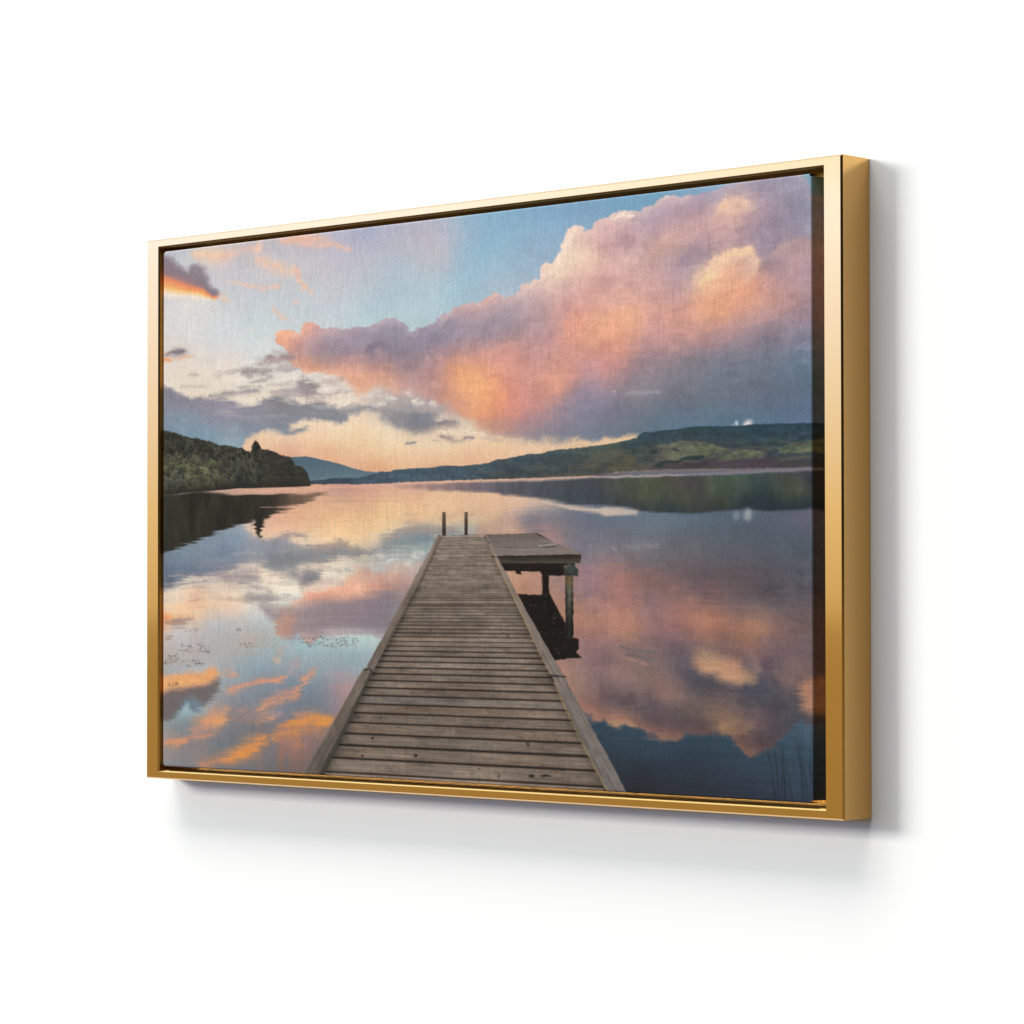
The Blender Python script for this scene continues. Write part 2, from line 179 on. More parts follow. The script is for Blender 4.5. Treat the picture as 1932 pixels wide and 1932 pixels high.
SHAPE['field1'] = '''1449.0,724.0 1479.4,719.0 1509.5,715.6 1542.4,713.9 1569.2,707.2 1601.7,706.3 1631.0,711.9 1660.1,721.3 1686.1,732.1 1706.3,739.4 1734.9,737.6
1766.2,743.8 1788.8,752.7 1780.3,761.7 1743.4,764.8 1700.5,766.1 1642.6,761.9 1628.0,766.1 1584.0,765.8 1509.5,765.8 1494.5,752.2 1518.5,743.5
1488.4,737.3'''
SHAPE['field2'] = '''1814.0,738.2 1847.5,730.4 1897.2,720.5 1978.8,715.4 1978.8,758.3 1869.7,754.8 1830.8,756.2 1816.8,752.4'''
SHAPE['field3'] = '''1372.2,769.8 1397.0,747.8 1433.8,741.3 1455.1,743.9 1452.1,763.3 1464.2,776.9 1403.1,782.5 1372.2,782.9'''
SHAPE['trees1'] = '''1572.1,755.6 1601.7,748.9 1628.0,748.5 1635.3,756.8 1628.0,762.9 1598.7,761.6 1584.0,764.2'''
SHAPE['trees2'] = '''1503.5,772.0 1524.5,761.6 1566.2,758.6 1578.1,755.9 1581.0,764.0 1542.4,768.8 1515.5,777.4'''
SHAPE['trees3'] = '''1485.4,737.1 1494.5,729.4 1512.5,730.9 1515.5,740.1'''
SHAPE['trees4'] = '''1551.4,727.3 1560.3,724.5 1569.2,730.4 1560.3,734.1'''
SHAPE['shore'] = '''1494.5,784.6 1539.4,777.4 1584.0,771.6 1671.7,770.2 1814.0,772.0 1897.2,773.8 1978.8,776.7 1978.8,797.0 1757.7,792.2'''
SHAPE['strip'] = '''1198.1,864.6 1249.3,874.5 1296.8,882.6 1353.8,889.2 1372.2,885.6 1409.3,888.3 1461.2,898.0 1459.7,910.9 1418.5,910.8 1372.2,911.3 1353.8,902.4
1281.0,892.1'''
SHAPE['orangeW'] = '''-104.4,1406.7 -0.5,1402.2 40.5,1395.5 101.5,1390.3 149.7,1387.3 161.7,1372.1 181.6,1370.5 197.4,1388.0 189.5,1410.5 149.7,1426.5 101.5,1435.4
40.5,1444.7 -0.5,1457.2 -104.4,1468.0'''
SHAPE['darkW'] = '''-104.4,1468.0 -0.5,1457.2 40.5,1444.7 101.5,1433.5 153.7,1424.6 197.4,1412.2 201.4,1436.3 181.6,1466.7 141.7,1494.1 129.6,1479.5 109.5,1472.7
81.2,1477.4 67.0,1496.7 60.9,1512.0 40.5,1531.6 20.1,1547.5 3.7,1540.5 -104.4,1540.8'''
SHAPE['brightW'] = '''1594.3,1278.8 1628.0,1276.7 1657.2,1287.4 1671.7,1301.5 1700.5,1307.3 1720.6,1322.8 1729.2,1344.7 1744.9,1357.0 1743.4,1366.5 1726.3,1370.1
1717.7,1387.7 1694.8,1380.4 1671.7,1373.1 1668.8,1357.3 1657.2,1356.0 1642.6,1364.3 1622.2,1352.0 1610.5,1334.7 1604.6,1305.9'''
SHAPE['brightR'] = '''1866.9,1403.7 1872.4,1381.8 1891.7,1367.3 1951.8,1361.1 1951.8,1462.7 1889.0,1458.9 1875.2,1450.1 1872.4,1431.5'''
SHAPE['purpleW'] = '''349.6,1179.1 376.4,1182.7 452.3,1178.7 527.1,1160.5 600.7,1155.0 673.2,1144.3 720.5,1137.3 762.3,1132.0 762.3,1244.5 720.5,1252.0 673.2,1245.4
618.9,1240.6 564.0,1242.9 508.5,1261.5 452.3,1269.4 425.9,1269.8 399.3,1248.2 391.7,1226.4 361.1,1201.0'''
SHAPE['dk1'] = '''361.1,1001.4 395.5,1005.5 433.5,998.8 489.8,997.8 564.0,993.5 586.0,986.7 615.3,987.2 622.5,999.8 666.0,1005.8 658.8,1016.3 600.7,1019.1 564.0,1024.0
508.5,1028.7 463.6,1039.1 452.3,1060.7 456.1,1082.5 433.5,1082.4 435.3,1056.9 368.8,1052.7 357.3,1037.9'''
SHAPE['dk2'] = '''471.1,1079.0 486.1,1068.2 534.5,1063.2 536.3,1090.2 508.5,1099.1 474.9,1100.7'''
SHAPE['dk3'] = '''291.6,1136.8 322.6,1133.1 395.5,1136.9 395.5,1151.5 361.1,1162.5 349.6,1173.5 338.1,1158.8 295.5,1157.0'''
SHAPE['deck'] = '''907.3,961.4 1038.0,963.9 1103.8,1111.8 1223.8,1369.8 1353.8,1656.8 1384.6,1737.2 500.1,1769.3 532.6,1697.5 697.4,1378.0 738.5,1298.9 835.6,1113.2'''
SHAPE['kerbL1'] = '''900.5,955.0 907.9,956.3 908.7,962.3 835.6,1113.2 738.5,1298.9 699.0,1373.0 690.8,1361.8 682.5,1355.4'''
SHAPE['kerbL2'] = '''669.2,1367.2 682.5,1361.3 693.1,1371.6 692.4,1378.1 532.6,1697.5 517.2,1731.7 462.0,1734.9 482.8,1698.7'''
SHAPE['kerbL2s'] = '''693.1,1371.6 699.0,1377.9 551.4,1693.1 534.4,1730.6 515.5,1731.8 529.2,1697.7 612.3,1538.2'''
SHAPE['kerbR'] = '''1038.0,961.0 1042.3,961.9 1072.3,1021.7 1116.9,1111.8 1260.5,1375.6 1281.0,1411.6 1353.8,1551.3 1372.2,1583.3 1429.2,1698.3 1446.0,1733.1
1387.7,1737.0 1378.4,1701.4 1353.8,1653.5 1223.8,1369.8 1103.8,1111.8 1086.6,1074.6 1040.9,977.2'''
SHAPE['ptop'] = '''1040.9,958.1 1182.2,956.6 1209.9,968.7 1237.5,986.5 1308.4,1020.6 1070.9,1021.7'''
SHAPE['pfas'] = '''1069.5,1021.1 1308.4,1020.0 1306.2,1046.3 1083.7,1044.7'''
SHAPE['pbeam'] = '''1082.3,1042.9 1290.8,1045.8 1289.4,1053.8 1264.9,1055.8 1264.9,1082.2 1201.6,1081.2 1193.3,1069.6 1140.2,1067.7 1093.7,1066.4'''
SHAPE['pmass'] = '''1131.8,1135.5 1200.2,1138.4 1200.2,1078.3 1218.2,1078.5 1219.6,1131.8 1264.9,1220.8 1264.9,1262.4 1285.3,1262.2 1300.8,1265.4 1300.8,1293.4
1293.5,1302.1 1309.0,1319.0 1264.9,1322.7 1237.5,1329.0 1232.0,1324.7 1187.7,1251.8'''
SHAPE['pcap'] = '''1263.0,1054.4 1273.1,1047.3 1289.4,1051.2 1299.7,1064.8 1300.3,1084.2 1263.0,1081.7'''
SHAPE['ppost'] = '''1264.9,1082.2 1286.7,1083.8 1285.6,1262.7 1264.9,1262.4'''
SHAPE['bit'] = '''1123.3,1065.5 1137.4,1066.8 1141.6,1075.6 1129.0,1076.3'''
SHAPE['notch'] = '''1180.8,958.3 1186.3,958.4 1207.1,968.1 1196.1,967.3'''
SHAPE['postL'] = '''911.4,887.8 921.7,887.5 922.6,960.2 911.4,959.4'''
SHAPE['postR'] = '''977.3,889.6 987.5,889.9 986.9,959.1 977.3,958.9'''
STROKES = '''cirrus 15.1 .8 F0CDB0 110,10 162,33 205,32
cirrus 20.2 .55 EBC4B0 114,16 190,47 237,37
cirrus 16.8 .6 E5BFB3 205,45 268,28 338,17
cirrus 18.5 .8 EEC7B2 326,19 338,63 376,95 445,114
cirrus 7.4 .85 EDC0AB 445,96 460,134 486,166 516,199
cirrus 15.1 .85 EBB9A6 407,10 490,9 546,14
cirrus 9.4 .8 E9BDAE 471,28 557,36 623,65
cirrus 5.7 .8 EBC3B2 221,117 280,132 357,151 407,152
cirrus 6.7 .7 E8C3B4 369,224 399,248 433,262
cirrus 5.4 .7 E8C3B4 454,202 467,206
cirrus 8.4 .7 EBC9B5 193,170 237,185
cirrus 5.4 .45 EAD5CC 276,298 323,280
rim 9.4 .8 F7DECD 1249,162 1268,118 1294,84
rim 8.1 .7 F5D9C6 1205,205 1237,188 1262,164
rim 4.7 .6 F2CFC2 1150,238 1185,221
rim 8.1 .85 F6DFD2 1403,68 1428,55 1449,64
rim 4.0 .7 F2D9CE 1525,22 1542,17
rim 4.0 .5 EBCEC8 1581,23 1596,20
rim 4.4 .6 EBBBAB 1038,262 1068,251
rim 6.7 .6 F3B090 403,318 426,308
rim 4.7 .5 EBB09D 479,293 505,290
rim 6.7 .6 F7CFAA 1672,215 1706,200 1743,193
rim 10.1 .6 F7D3A6 1628,268 1643,253
rim 7.4 .5 EFBFA6 1683,70 1701,52 1729,49
rim 13.5 .3 CDA8A2 1811,211 1864,186 1894,194
rim 6.1 .6 F3BB96 1438,324 1446,367
rim 13.5 .45 F0AE8E 1628,341 1686,359
rim 13.5 .4 F3B07E 994,509 1041,560
rim 20.2 .35 EAA58E 1265,354 1328,353
rim 3.4 .6 D9C2C0 1402,563 1405,559
cloud 10.1 1.0 847F88 4,339 45,341 83,339
cloud 6.7 1.0 EDA477 -5,354 24,363
cloud 4.4 .7 E3B49A 32,361 69,357 105,356
cloud 4.7 .6 DDB9A6 -5,330 24,336
cloud 5.4 .7 BDB0A9 93,416 114,418
cloud 9.4 .85 9E9297 272,420 311,421 369,425
cloud 8.7 .6 9E9297 292,432 311,434
cloud 13.5 .85 A48F92 357,371 399,383 441,386
cloud 7.4 .6 A99598 338,397 361,384 399,401
cloud 11.4 .7 B0A7A6 418,490 464,491
cloud 8.4 .8 A09A9E 170,490 260,487 338,489
cloud 7.4 .6 B1A9A8 276,474 307,468 350,477
cloud 9.4 .7 B9A5A2 538,471 601,467
cloud 4.7 .6 C9BDB6 396,474 445,463
cloud 4.7 .5 BDB2AD 61,452 150,458
cloud 4.4 .9 8F8A90 807,676 838,676
cloud 6.1 .85 9F9195 909,662 954,670 1004,669
cloud 3.0 .6 BBA79C 885,671 899,672
cloud 3.0 .6 BBA79C 1021,669 1051,668
cloud 7.4 .8 E2D6CC 713,548 742,548
cloud 6.7 .75 E0D5CD 745,534 777,539
cloud 6.7 .8 DCD1CB 812,519 826,529
cloud 8.1 .85 E6D8CC 830,546 851,555
cloud 6.7 .75 DDD0C8 875,553 899,558
cloud 7.4 .9 E3D0C2 899,609 919,597 933,603
cloud 5.4 .8 E8D5C3 906,646 974,646 1041,657
cloud 6.1 .6 D5C9C2 717,523 753,529
cloud 9.4 .4 F3DCA8 1643,263 1666,240
cloud 4.7 .6 A5A0A8 1440,570 1479,566 1519,567
wat2 2.0 .6 D9AE9B 338,855 415,856 490,856
wat 2.7 .45 BDB0AC 260,1039 307,1032 357,1030
wat 2.4 .45 D6C6B8 4,1098 101,1089 190,1078
wat 2.0 .5 6F7584 4,1106 81,1098 150,1088
wat 3.0 .5 7B7F8A 4,1110 61,1106
wat 2.7 .45 C9BBB1 20,1072 101,1073
wat 8.7 .4 A8A09F 221,1092 319,1089
wat 6.7 .6 B79D93 804,914 833,912
wat 6.1 .75 9F8A8A 28,1219 61,1221 101,1216
wat 5.0 .6 B48C82 4,1226 53,1226
wat 5.0 .75 DDB29A 388,1351 399,1338
wat 8.4 .8 D8977B 229,1450 268,1429 319,1414 376,1407 422,1399
wat 5.4 .7 C5A095 221,1380 260,1390
wat 6.7 .5 D09C88 229,1395 253,1390
wat 6.7 .85 D39A82 516,1368 497,1395 464,1431
wat 10.1 .85 D0947D 464,1432 449,1455 399,1463 357,1479
wat 10.1 .8 D0987E 353,1480 340,1502 350,1524 380,1526
wat 8.1 .5 AFA0A2 464,1335 449,1367 426,1393
wat 8.1 .4 C09A94 376,1512 407,1514
wat 15.1 .85 D69B7C 221,1504 182,1523 154,1550
wat 11.8 .8 E2A06E 142,1554 182,1549 217,1540
wat 10.1 .7 CA917B 101,1584 130,1566 174,1556
wat 6.7 .75 CB8F76 4,1626 61,1612 101,1599 174,1586
wat 8.4 .7 D9946F 4,1624 45,1618 77,1609
wat 5.4 .5 A98A83 4,1594 41,1588
wat 6.7 .5 B58C85 260,1509 292,1500
wat 6.7 .5 B08A84 284,1526 319,1519
wat 7.4 .6 A98573 190,1651 245,1635 284,1615
wat 13.5 .9 D78F58 353,1593 307,1617 260,1647
wat 11.4 .9 DE9150 323,1631 268,1652 217,1674
wat 8.1 .7 C68768 237,1672 174,1681 130,1689
wat 5.4 .5 A9806C 142,1670 205,1659
wat 13.5 .85 C98A60 380,1588 418,1568 449,1545
wat 14.1 .9 D99252 437,1542 490,1531 557,1523
wat 10.8 .85 DC9350 460,1548 508,1543 557,1534
wat 13.5 .8 C98A5A 437,1553 456,1581
wat 11.4 .6 B08069 396,1591 433,1600 464,1610
wat 6.7 .6 B9897A 452,1516 508,1509
wat 8.7 .5 A6806F 520,1571 546,1570
wat 16.8 .7 CF9781 403,1223 426,1212 449,1219
wat 13.5 .55 C5907C 407,1245 433,1255
wat 10.1 .6 A89AA0 205,1062 260,1059 330,1060
wat 4.0 .65 626468 1418,1286 1446,1294 1503,1301
wat 4.0 .55 66666A 1422,1306 1464,1313 1500,1324
wat 2.7 .6 A8827A 1428,1317 1464,1328 1488,1337
wat 2.4 .55 7A655E 1610,1325 1643,1337 1666,1340
wat 1.7 .6 7A655E 1622,1352 1648,1358
wat 1.7 .5 8A6E5E 1672,1359 1701,1366 1723,1367
wat 1.7 .5 6B5A5A 1867,1429 1894,1431
wat 1.7 .5 6B5A5A 1870,1444 1897,1446
shine 7.4 .85 65636A 1335,797 1372,794 1449,790 1525,790 1672,797 1925,800
shine 4.0 .65 DDAE9B 703,797 816,797 919,797 1021,798
shine 3.7 .8 CDA79B 1021,798 1153,798 1281,799 1354,799
shine 3.4 .75 B7A09C 1354,801 1464,802 1584,803
shine 4.0 .65 8D8791 1554,803 1672,802 1786,801 1925,799
shine 4.0 .5 7D7A86 1434,790 1584,793 1729,796 1925,798
wat2 3.4 .85 DDAB97 237,809 376,803 501,801 720,800
wat2 2.7 .7 D9A794 162,800 260,797 376,799'''
DOTS = '''1744 670 11.4 12.8 E9DDD7 .95
1737 671 4.0 6.7 D9D9DE .6
1714 666 4.7 7.4 C9CFDA .85
1706 669 3.4 2.7 A5B5CC .7
1742 917 11.4 17.5 A6ABB3 .8
1714 920 10.1 14.8 8291A6 .7'''

NX, NY = 950, 900
PAD = 26
us = (np.arange(-PAD, NX + PAD) + 0.5) / NX * 1900
vs = (np.arange(-PAD, NY + PAD) + 0.5) / NY * 1700
X, Y = np.meshgrid(us.astype(np.float32), vs.astype(np.float32))
SHP = X.shape


def hexc(h):
    return np.array([int(h[i:i + 2], 16) for i in (0, 2, 4)], np.float32) / 255


def sstep(a, b, x):
    t = np.clip((x - a) / (b - a), 0, 1)
    return t * t * (3 - 2 * t)


_lat = {}


def vnoise(x, y, seed):
    if seed not in _lat:
        _lat[seed] = np.random.default_rng(seed).random((256, 256)).astype(np.float32) * 2 - 1
    L = _lat[seed]
    xi = np.floor(x).astype(np.int32); yi = np.floor(y).astype(np.int32)
    fx = x - xi; fy = y - yi
    fx = fx * fx * fx * (fx * (fx * 6 - 15) + 10); fy = fy * fy * fy * (fy * (fy * 6 - 15) + 10)
    a = L[yi & 255, xi & 255]; b = L[yi & 255, (xi + 1) & 255]
    c = L[(yi + 1) & 255, xi & 255]; d = L[(yi + 1) & 255, (xi + 1) & 255]
    return (a * (1 - fx) + b * fx) * (1 - fy) + (c * (1 - fx) + d * fx) * fy


def fbm(sx, sy, octs, seed, gain=0.5, x=None, y=None):
    x = X if x is None else x
    y = Y if y is None else y
    out = 0; amp = 1; tot = 0
    for k in range(octs):
        out = out + amp * vnoise(x / sx * 2 ** k + 17.3 * k, y / sy * 2 ** k + 9.1 * k, seed + k)
        tot += amp; amp *= gain
    return out / tot * 1.6


def poly(name):
    return np.array([[float(q) for q in p.split(',')] for p in SHAPE[name].split()], np.float32)


def sdf(P, x, y):
    """signed distance to a polygon, positive inside"""
    n = len(P)
    d2 = np.full(x.shape, 1e12, np.float32)
    ins = np.zeros(x.shape, bool)
    for i in range(n):
        ax, ay = P[i]; bx, by = P[(i + 1) % n]
        ex, ey = bx - ax, by - ay
        l2 = ex * ex + ey * ey
        if l2 < 1e-9: continue
        wx = x - ax; wy = y - ay
        t = np.clip((wx * ex + wy * ey) / l2, 0, 1)
        d2 = np.minimum(d2, (wx - t * ex) ** 2 + (wy - t * ey) ** 2)
        cr = (ay > y) != (by > y)
        if ey != 0:
            ins ^= cr & (x < ax + (y - ay) * ex / ey)
    d = np.sqrt(d2)
    return np.where(ins, d, -d)


def region(P, m):
    x0, y0 = P.min(0) - m; x1, y1 = P.max(0) + m
    i0 = max(0, int(np.searchsorted(us, x0)) - 1); i1 = min(len(us), int(np.searchsorted(us, x1)) + 1)
    j0 = max(0, int(np.searchsorted(vs, y0)) - 1); j1 = min(len(vs), int(np.searchsorted(vs, y1)) + 1)
    return slice(j0, max(j1, j0 + 1)), slice(i0, max(i1, i0 + 1))


def mask(name, soft, wx=None, wy=None, grow=0.0):
    P = poly(name) if isinstance(name, str) else name
    r = region(P, soft + 45)
    x = X[r]; y = Y[r]
    if wx is not None: x = x + wx[r]
    if wy is not None: y = y + wy[r]
    return r, sstep(-soft, soft, sdf(P, x, y) + grow)


IMG = np.zeros(SHP + (3,), np.float32)


def over(r, m, c):
    m = m[..., None]
    IMG[r] = IMG[r] * (1 - m) + c * m


def tint_field(name, smooth=2.0, blend=300.0):
    """smooth colour surface through the colour samples of one area"""
    P = []; C = []
    for tok in TINT[name].split():
        s, t, c = tok.split(','); P.append((float(s), float(t))); C.append(hexc(c))
    P = np.array(P); C = np.array(C, float)
    n = len(P)
    K = np.sqrt(((P[:, None] - P[None]) ** 2).sum(-1) + blend)
    mu = C.mean(0)
    A = np.zeros((n + 1, n + 1)); A[:n, :n] = -K + np.eye(n) * smooth * 3; A[:n, n] = 1; A[n, :n] = 1
    sol = np.linalg.lstsq(A, np.vstack([C - mu, np.zeros(3)]), rcond=None)[0]
    st = 4
    gx = np.append(us[::st], us[-1] + 8).astype(np.float32); gy = np.append(vs[::st], vs[-1] + 8).astype(np.float32)
    GX, GY = np.meshgrid(gx, gy)
    out = np.zeros(GX.shape + (3,), np.float32)
    w = sol[:n].astype(np.float32)
    for j in range(len(gy)):
        k = np.sqrt((GX[j][:, None] - P[None, :, 0]) ** 2 + (GY[j][:, None] - P[None, :, 1]) ** 2 + blend)
        out[j] = -k.astype(np.float32) @ w + (sol[n] + mu)

    def sample(x, y):
        fi = np.interp(x.ravel(), gx, np.arange(len(gx))).reshape(x.shape)
        fj = np.interp(y.ravel(), gy, np.arange(len(gy))).reshape(x.shape)
        i = np.minimum(fi.astype(int), len(gx) - 2); j = np.minimum(fj.astype(int), len(gy) - 2)
        a = (fi - i)[..., None]; b = (fj - j)[..., None]
        return ((out[j, i] * (1 - a) + out[j, i + 1] * a) * (1 - b) + (out[j + 1, i] * (1 - a) + out[j + 1, i + 1] * a) * b).astype(np.float32)
    return sample


def paint():
    global IMG
    ALL = (slice(None), slice(None))
    lum = lambda n, a: (1 + a * n)[..., None]
    # --- noise used to break up edges
    b1 = fbm(90, 60, 5, 11, 0.55); b2 = fbm(90, 60, 5, 31, 0.55)
    f1 = fbm(26, 20, 4, 51, 0.6); f2 = fbm(26, 20, 4, 71, 0.6)
    tree = fbm(9, 9, 3, 91, 0.6)

    def puffs(ox, oy):                       # rounded cauliflower heads with sharp creases between them
        o = 0; amp = 1.0; tot = 0
        for k in range(4):
            o = o + amp * np.abs(vnoise((X + 30 * b1 + 8 * f1 + ox) / (70 / 2 ** k) + 31.7 * k, (Y + 30 * b2 + 8 * f2 + oy) / (58 / 2 ** k) + 5.3 * k, 411 + k))
            tot += amp; amp *= 0.55
        return o / tot
    puff = puffs(0, 0)
    relief = puffs(4, 5) - puffs(-4, -5)     # brighter on the side turned to the low sun
    # --- sky
    sky = tint_field('sky')
    IMG[:] = sky(X + 10 * b1, Y + 8 * b2)
    veil = fbm(260, 120, 5, 131, 0.55, x=X + Y * 0.5, y=Y - X * 0.35)
    IMG *= lum(veil, 0.018)
    lines = [l.split() for l in STROKES.strip().splitlines()]
    dots = [l.split() for l in DOTS.strip().splitlines()]

    def strokes(kind, wx, wy, soft=0.95, tex=None, wide=1.0):
        for f in lines:
            if f[0] != kind: continue
            w = float(f[1]) * wide; a = float(f[2]); c = hexc(f[3])
            P = np.array([[float(q) for q in p.split(',')] for p in f[4:]], np.float32)
            r = region(P, w * 2.2 + 40)
            x = X[r] + wx[r]; y = Y[r] + wy[r]
            d2 = np.full(x.shape, 1e12, np.float32)
            n = len(P) - 1
            for i in range(n):
                ax, ay = P[i]; ex, ey = P[i + 1] - P[i]
                t = np.clip(((x - ax) * ex + (y - ay) * ey) / (ex * ex + ey * ey + 1e-6), 0, 1)
                q = (i + t) / n
                wd = w * (0.55 + 0.45 * np.sin(np.pi * np.clip(q, 0.0, 1.0)) ** 0.7)
                d2 = np.minimum(d2, (((x - ax - t * ex)) ** 2 + (y - ay - t * ey) ** 2) / (wd * wd))
            m = min(1.0, a * 1.05) * np.exp(-np.power(d2 * 1.25, soft))
            if tex is not None: m = m * np.clip(1 + tex[r], 0, 1.15)
            over(r, np.clip(m, 0, 1), c)

    strokes('cirrus', 9 * b1 + 7 * f1, 9 * b2 + 7 * f2, soft=0.8, wide=1.3, tex=0.65 * fbm(60, 22, 4, 151, 0.6, x=X - Y * 0.6, y=Y + X * 0.4))
    # left dark cloud with its glowing underside
    r, m = mask('dark1', 14, 9 * b1 + 4 * f1, 9 * b2 + 4 * f2)
    P = poly('dark1')
    base = np.interp(X[r].ravel(), [0, 81, 142, 174], [91, 117, 142, 170]).reshape(X[r].shape)   # height of the glowing lower rim
    thick = np.interp(X[r].ravel(), [0, 81, 142, 174], [1.8, 1.4, 1.0, 0.6]).reshape(X[r].shape)
    q = (Y[r] + 5 * b2[r] - base) / thick
    stops = [-60, -25, -11, 0, 12, 17, 28, 36]
    cols = [hexc(c) for c in ('938995', '8B7F8C', '9A7F88', 'E98F68', 'F2AA6A', 'F3C689', 'F2DFD0', 'E6DAD5')]
    c = np.stack([np.interp(q, stops, [k[i] for k in cols]) for i in range(3)], -1)
    over(r, m, c)
    # grey bank low on the left, small grey bank in the middle
    for nm, fld, soft in (('grey', 'grey', 9), ('midgrey', 'grey', 13)):
        s = tint_field('grey') if nm == 'grey' else s
        r, m = mask(nm, soft * 1.25, 10 * b1 + 6 * f1 + 26 * (puff - 0.3), 7 * b2 + 6 * f2 + 22 * (puff - 0.3))
        c = s(X[r] + 14 * b1[r], Y[r] + 10 * b2[r]) * lum(f1[r] + 0.6 * b2[r], 0.035)
        over(r, m, c)
    r, m = mask('tri', 14, 9 * b1, 8 * b2)
    over(r, m * 0.95, hexc('968C92') * lum(b1[r], 0.05))
    # broken cloudlets between the grey bank and the great cloud
    br = fbm(95, 26, 5, 431, 0.58, x=X + 0.3 * Y, y=Y)
    zone = sstep(120, 300, X) * sstep(800, 640, X) * sstep(345, 430, Y) * sstep(590, 500, Y)
    over(ALL, 0.62 * zone * sstep(0.05, 0.55, br), hexc('A79C9F'))
    over(ALL, 0.55 * zone * sstep(-0.15, -0.6, br), hexc('EFE2D6'))
    # the great cloud
    cl = tint_field('cloud', 5.0, 1300.0)
    r = region(poly('cloud'), 70)
    P = poly('cloud')
    x = X[r]; y = Y[r]
    e = sdf(P, x + 4 * b1[r] + 3 * f1[r], y + 3 * b2[r] + 3 * f2[r]) + 26 * (puff[r] - 0.30)
    soft = 3.5 + 16 * sstep(380, 560, y) * (1 - sstep(1200, 1400, x) * 0.6)
    m = sstep(-1, 1, e / soft)
    billow = 1 - np.abs(fbm(75, 60, 4, 171, 0.55)) * 1.5
    c = cl(x + 13 * b1[r] + 3 * f1[r], y + 11 * b2[r] + 3 * f2[r])
    tex = (billow[r] - 0.55) * (1 - 0.65 * sstep(560, 700, y))
    c = c * (1 + 0.05 * tex[..., None] * np.array([1, 0.95, 0.85], np.float32))
    side = (1 - 0.72 * sstep(430, 640, y)) * sstep(-4, 30, e)
    c = c - (0.085 * relief[r] * side * (0.6 + 0.8 * sstep(-0.3, 0.5, b2[r])))[..., None] * np.array([1.0, 0.86, 0.72], np.float32) + (0.045 * (puff[r] - 0.35) * side)[..., None]
    # lit rim along the upper edge
    top = sstep(26, 3, e) * sstep(600, 480, y) * (0.5 + 0.5 * f1[r]) * 0.35
    c = c + top[..., None] * (np.array([0.96, 0.83, 0.78]) - c) * 0.8
    over(r, m, c)
    # brightest heads inside the cloud
    for nm, soft, cc, k in (('lobeA', 9, None, 1), ('lobeC', 9, None, 1), ('lobeB', 12, None, 1)):
        P = poly(nm)
        r = region(P, 60)
        e = sdf(P, X[r] + 5 * b1[r] + 5 * f1[r], Y[r] + 4 * b2[r] + 5 * f2[r])
        hi = {'lobeA': 'F6CDAC', 'lobeC': 'EEC6B0', 'lobeB': 'C6A6A4'}[nm]
        # glow hugs the upper left edge of each head and fades inwards and down
        x0, y0 = P.min(0); x1, y1 = P.max(0)
        vert = sstep(y1, y0 + 0.25 * (y1 - y0), Y[r])
        m = sstep(-soft * 0.9, soft, e + 14 * (puff[r] - 0.3)) * np.exp(-np.clip(e, 0, 1e3) / (44 if nm == 'lobeA' else 26)) * vert * (0.75 + 0.9 * (puff[r] - 0.25))
        over(r, np.clip(m * (0.95 if nm != 'lobeB' else 0.5), 0, 1), hexc(hi) * lum(f1[r], 0.012))
    strokes('rim', 5 * b1 + 5 * f1, 4 * b2 + 5 * f2, soft=0.85, wide=1.1, tex=1.6 * (puff - 0.32))
    strokes('cloud', 8 * b1 + 7 * f1, 6 * b2 + 5 * f2, soft=0.8, wide=1.35, tex=0.55 * f2)
    # --- water: the sky's finer shapes come back upside down
    SKY = IMG.copy()

    def box(a, n, ax):
        p = np.concatenate([np.repeat(np.take(a, [0], ax), n + 1, ax), a, np.repeat(np.take(a, [-1], ax), n, ax)], ax)
        cs = np.cumsum(p.astype(np.float64), ax)
        m_ = a.shape[ax]
        return ((np.take(cs, range(2 * n + 1, 2 * n + 1 + m_), ax) - np.take(cs, range(0, m_), ax)) / (2 * n + 1)).astype(np.float32)
    lowp = SKY
    for _ in range(2): lowp = box(box(lowp, 22, 0), 22, 1)
    fine = np.clip(SKY - lowp, -0.13, 0.13)
    rip = fbm(150, 7, 4, 201, 0.6); rip2 = fbm(60, 4, 3, 221, 0.6)
    calm = sstep(520, 720, Y)
    wf = tint_field('water', 3.0, 900.0)
    shore = np.interp(us, SHX, SHY).astype(np.float32)[None, :]
    c = wf(X + (7 * rip + 4 * rip2) * calm, Y + (9 * rip + 4 * rip2 + 5 * b2) * calm)
    c = c * lum(rip * 0.6 + rip2 * 0.4, 0.022)
    my = np.clip(1565 - Y - (5 * rip + 3 * rip2) * calm, 2, 730)
    mx = X + (6 * rip + 4 * rip2) * calm
    mi = np.clip(np.interp(mx.ravel(), us, np.arange(len(us))).reshape(SHP).round().astype(int), 0, len(us) - 1)
    mj = np.clip(np.interp(my.ravel(), vs, np.arange(len(vs))).reshape(SHP).round().astype(int), 0, len(vs) - 1)
    c = c + fine[mj, mi] * (0.85 * sstep(850, 980, Y))[..., None] * np.array([1.0, 0.92, 0.85], np.float32)
    lu = (c * np.array([0.3, 0.59, 0.11], np.float32)).sum(-1, keepdims=True)
    rt = sstep(1050, 1350, X)[..., None]
    c = (lu + (c - lu) * (1 - 0.16 * rt - 0.05)) * (1 - 0.05 * rt)
    m = sstep(-2, 2, Y - shore)
    over(ALL, m, c)
    wwx = 8 * rip + 5 * rip2; wwy = 3 * rip + 2 * b2
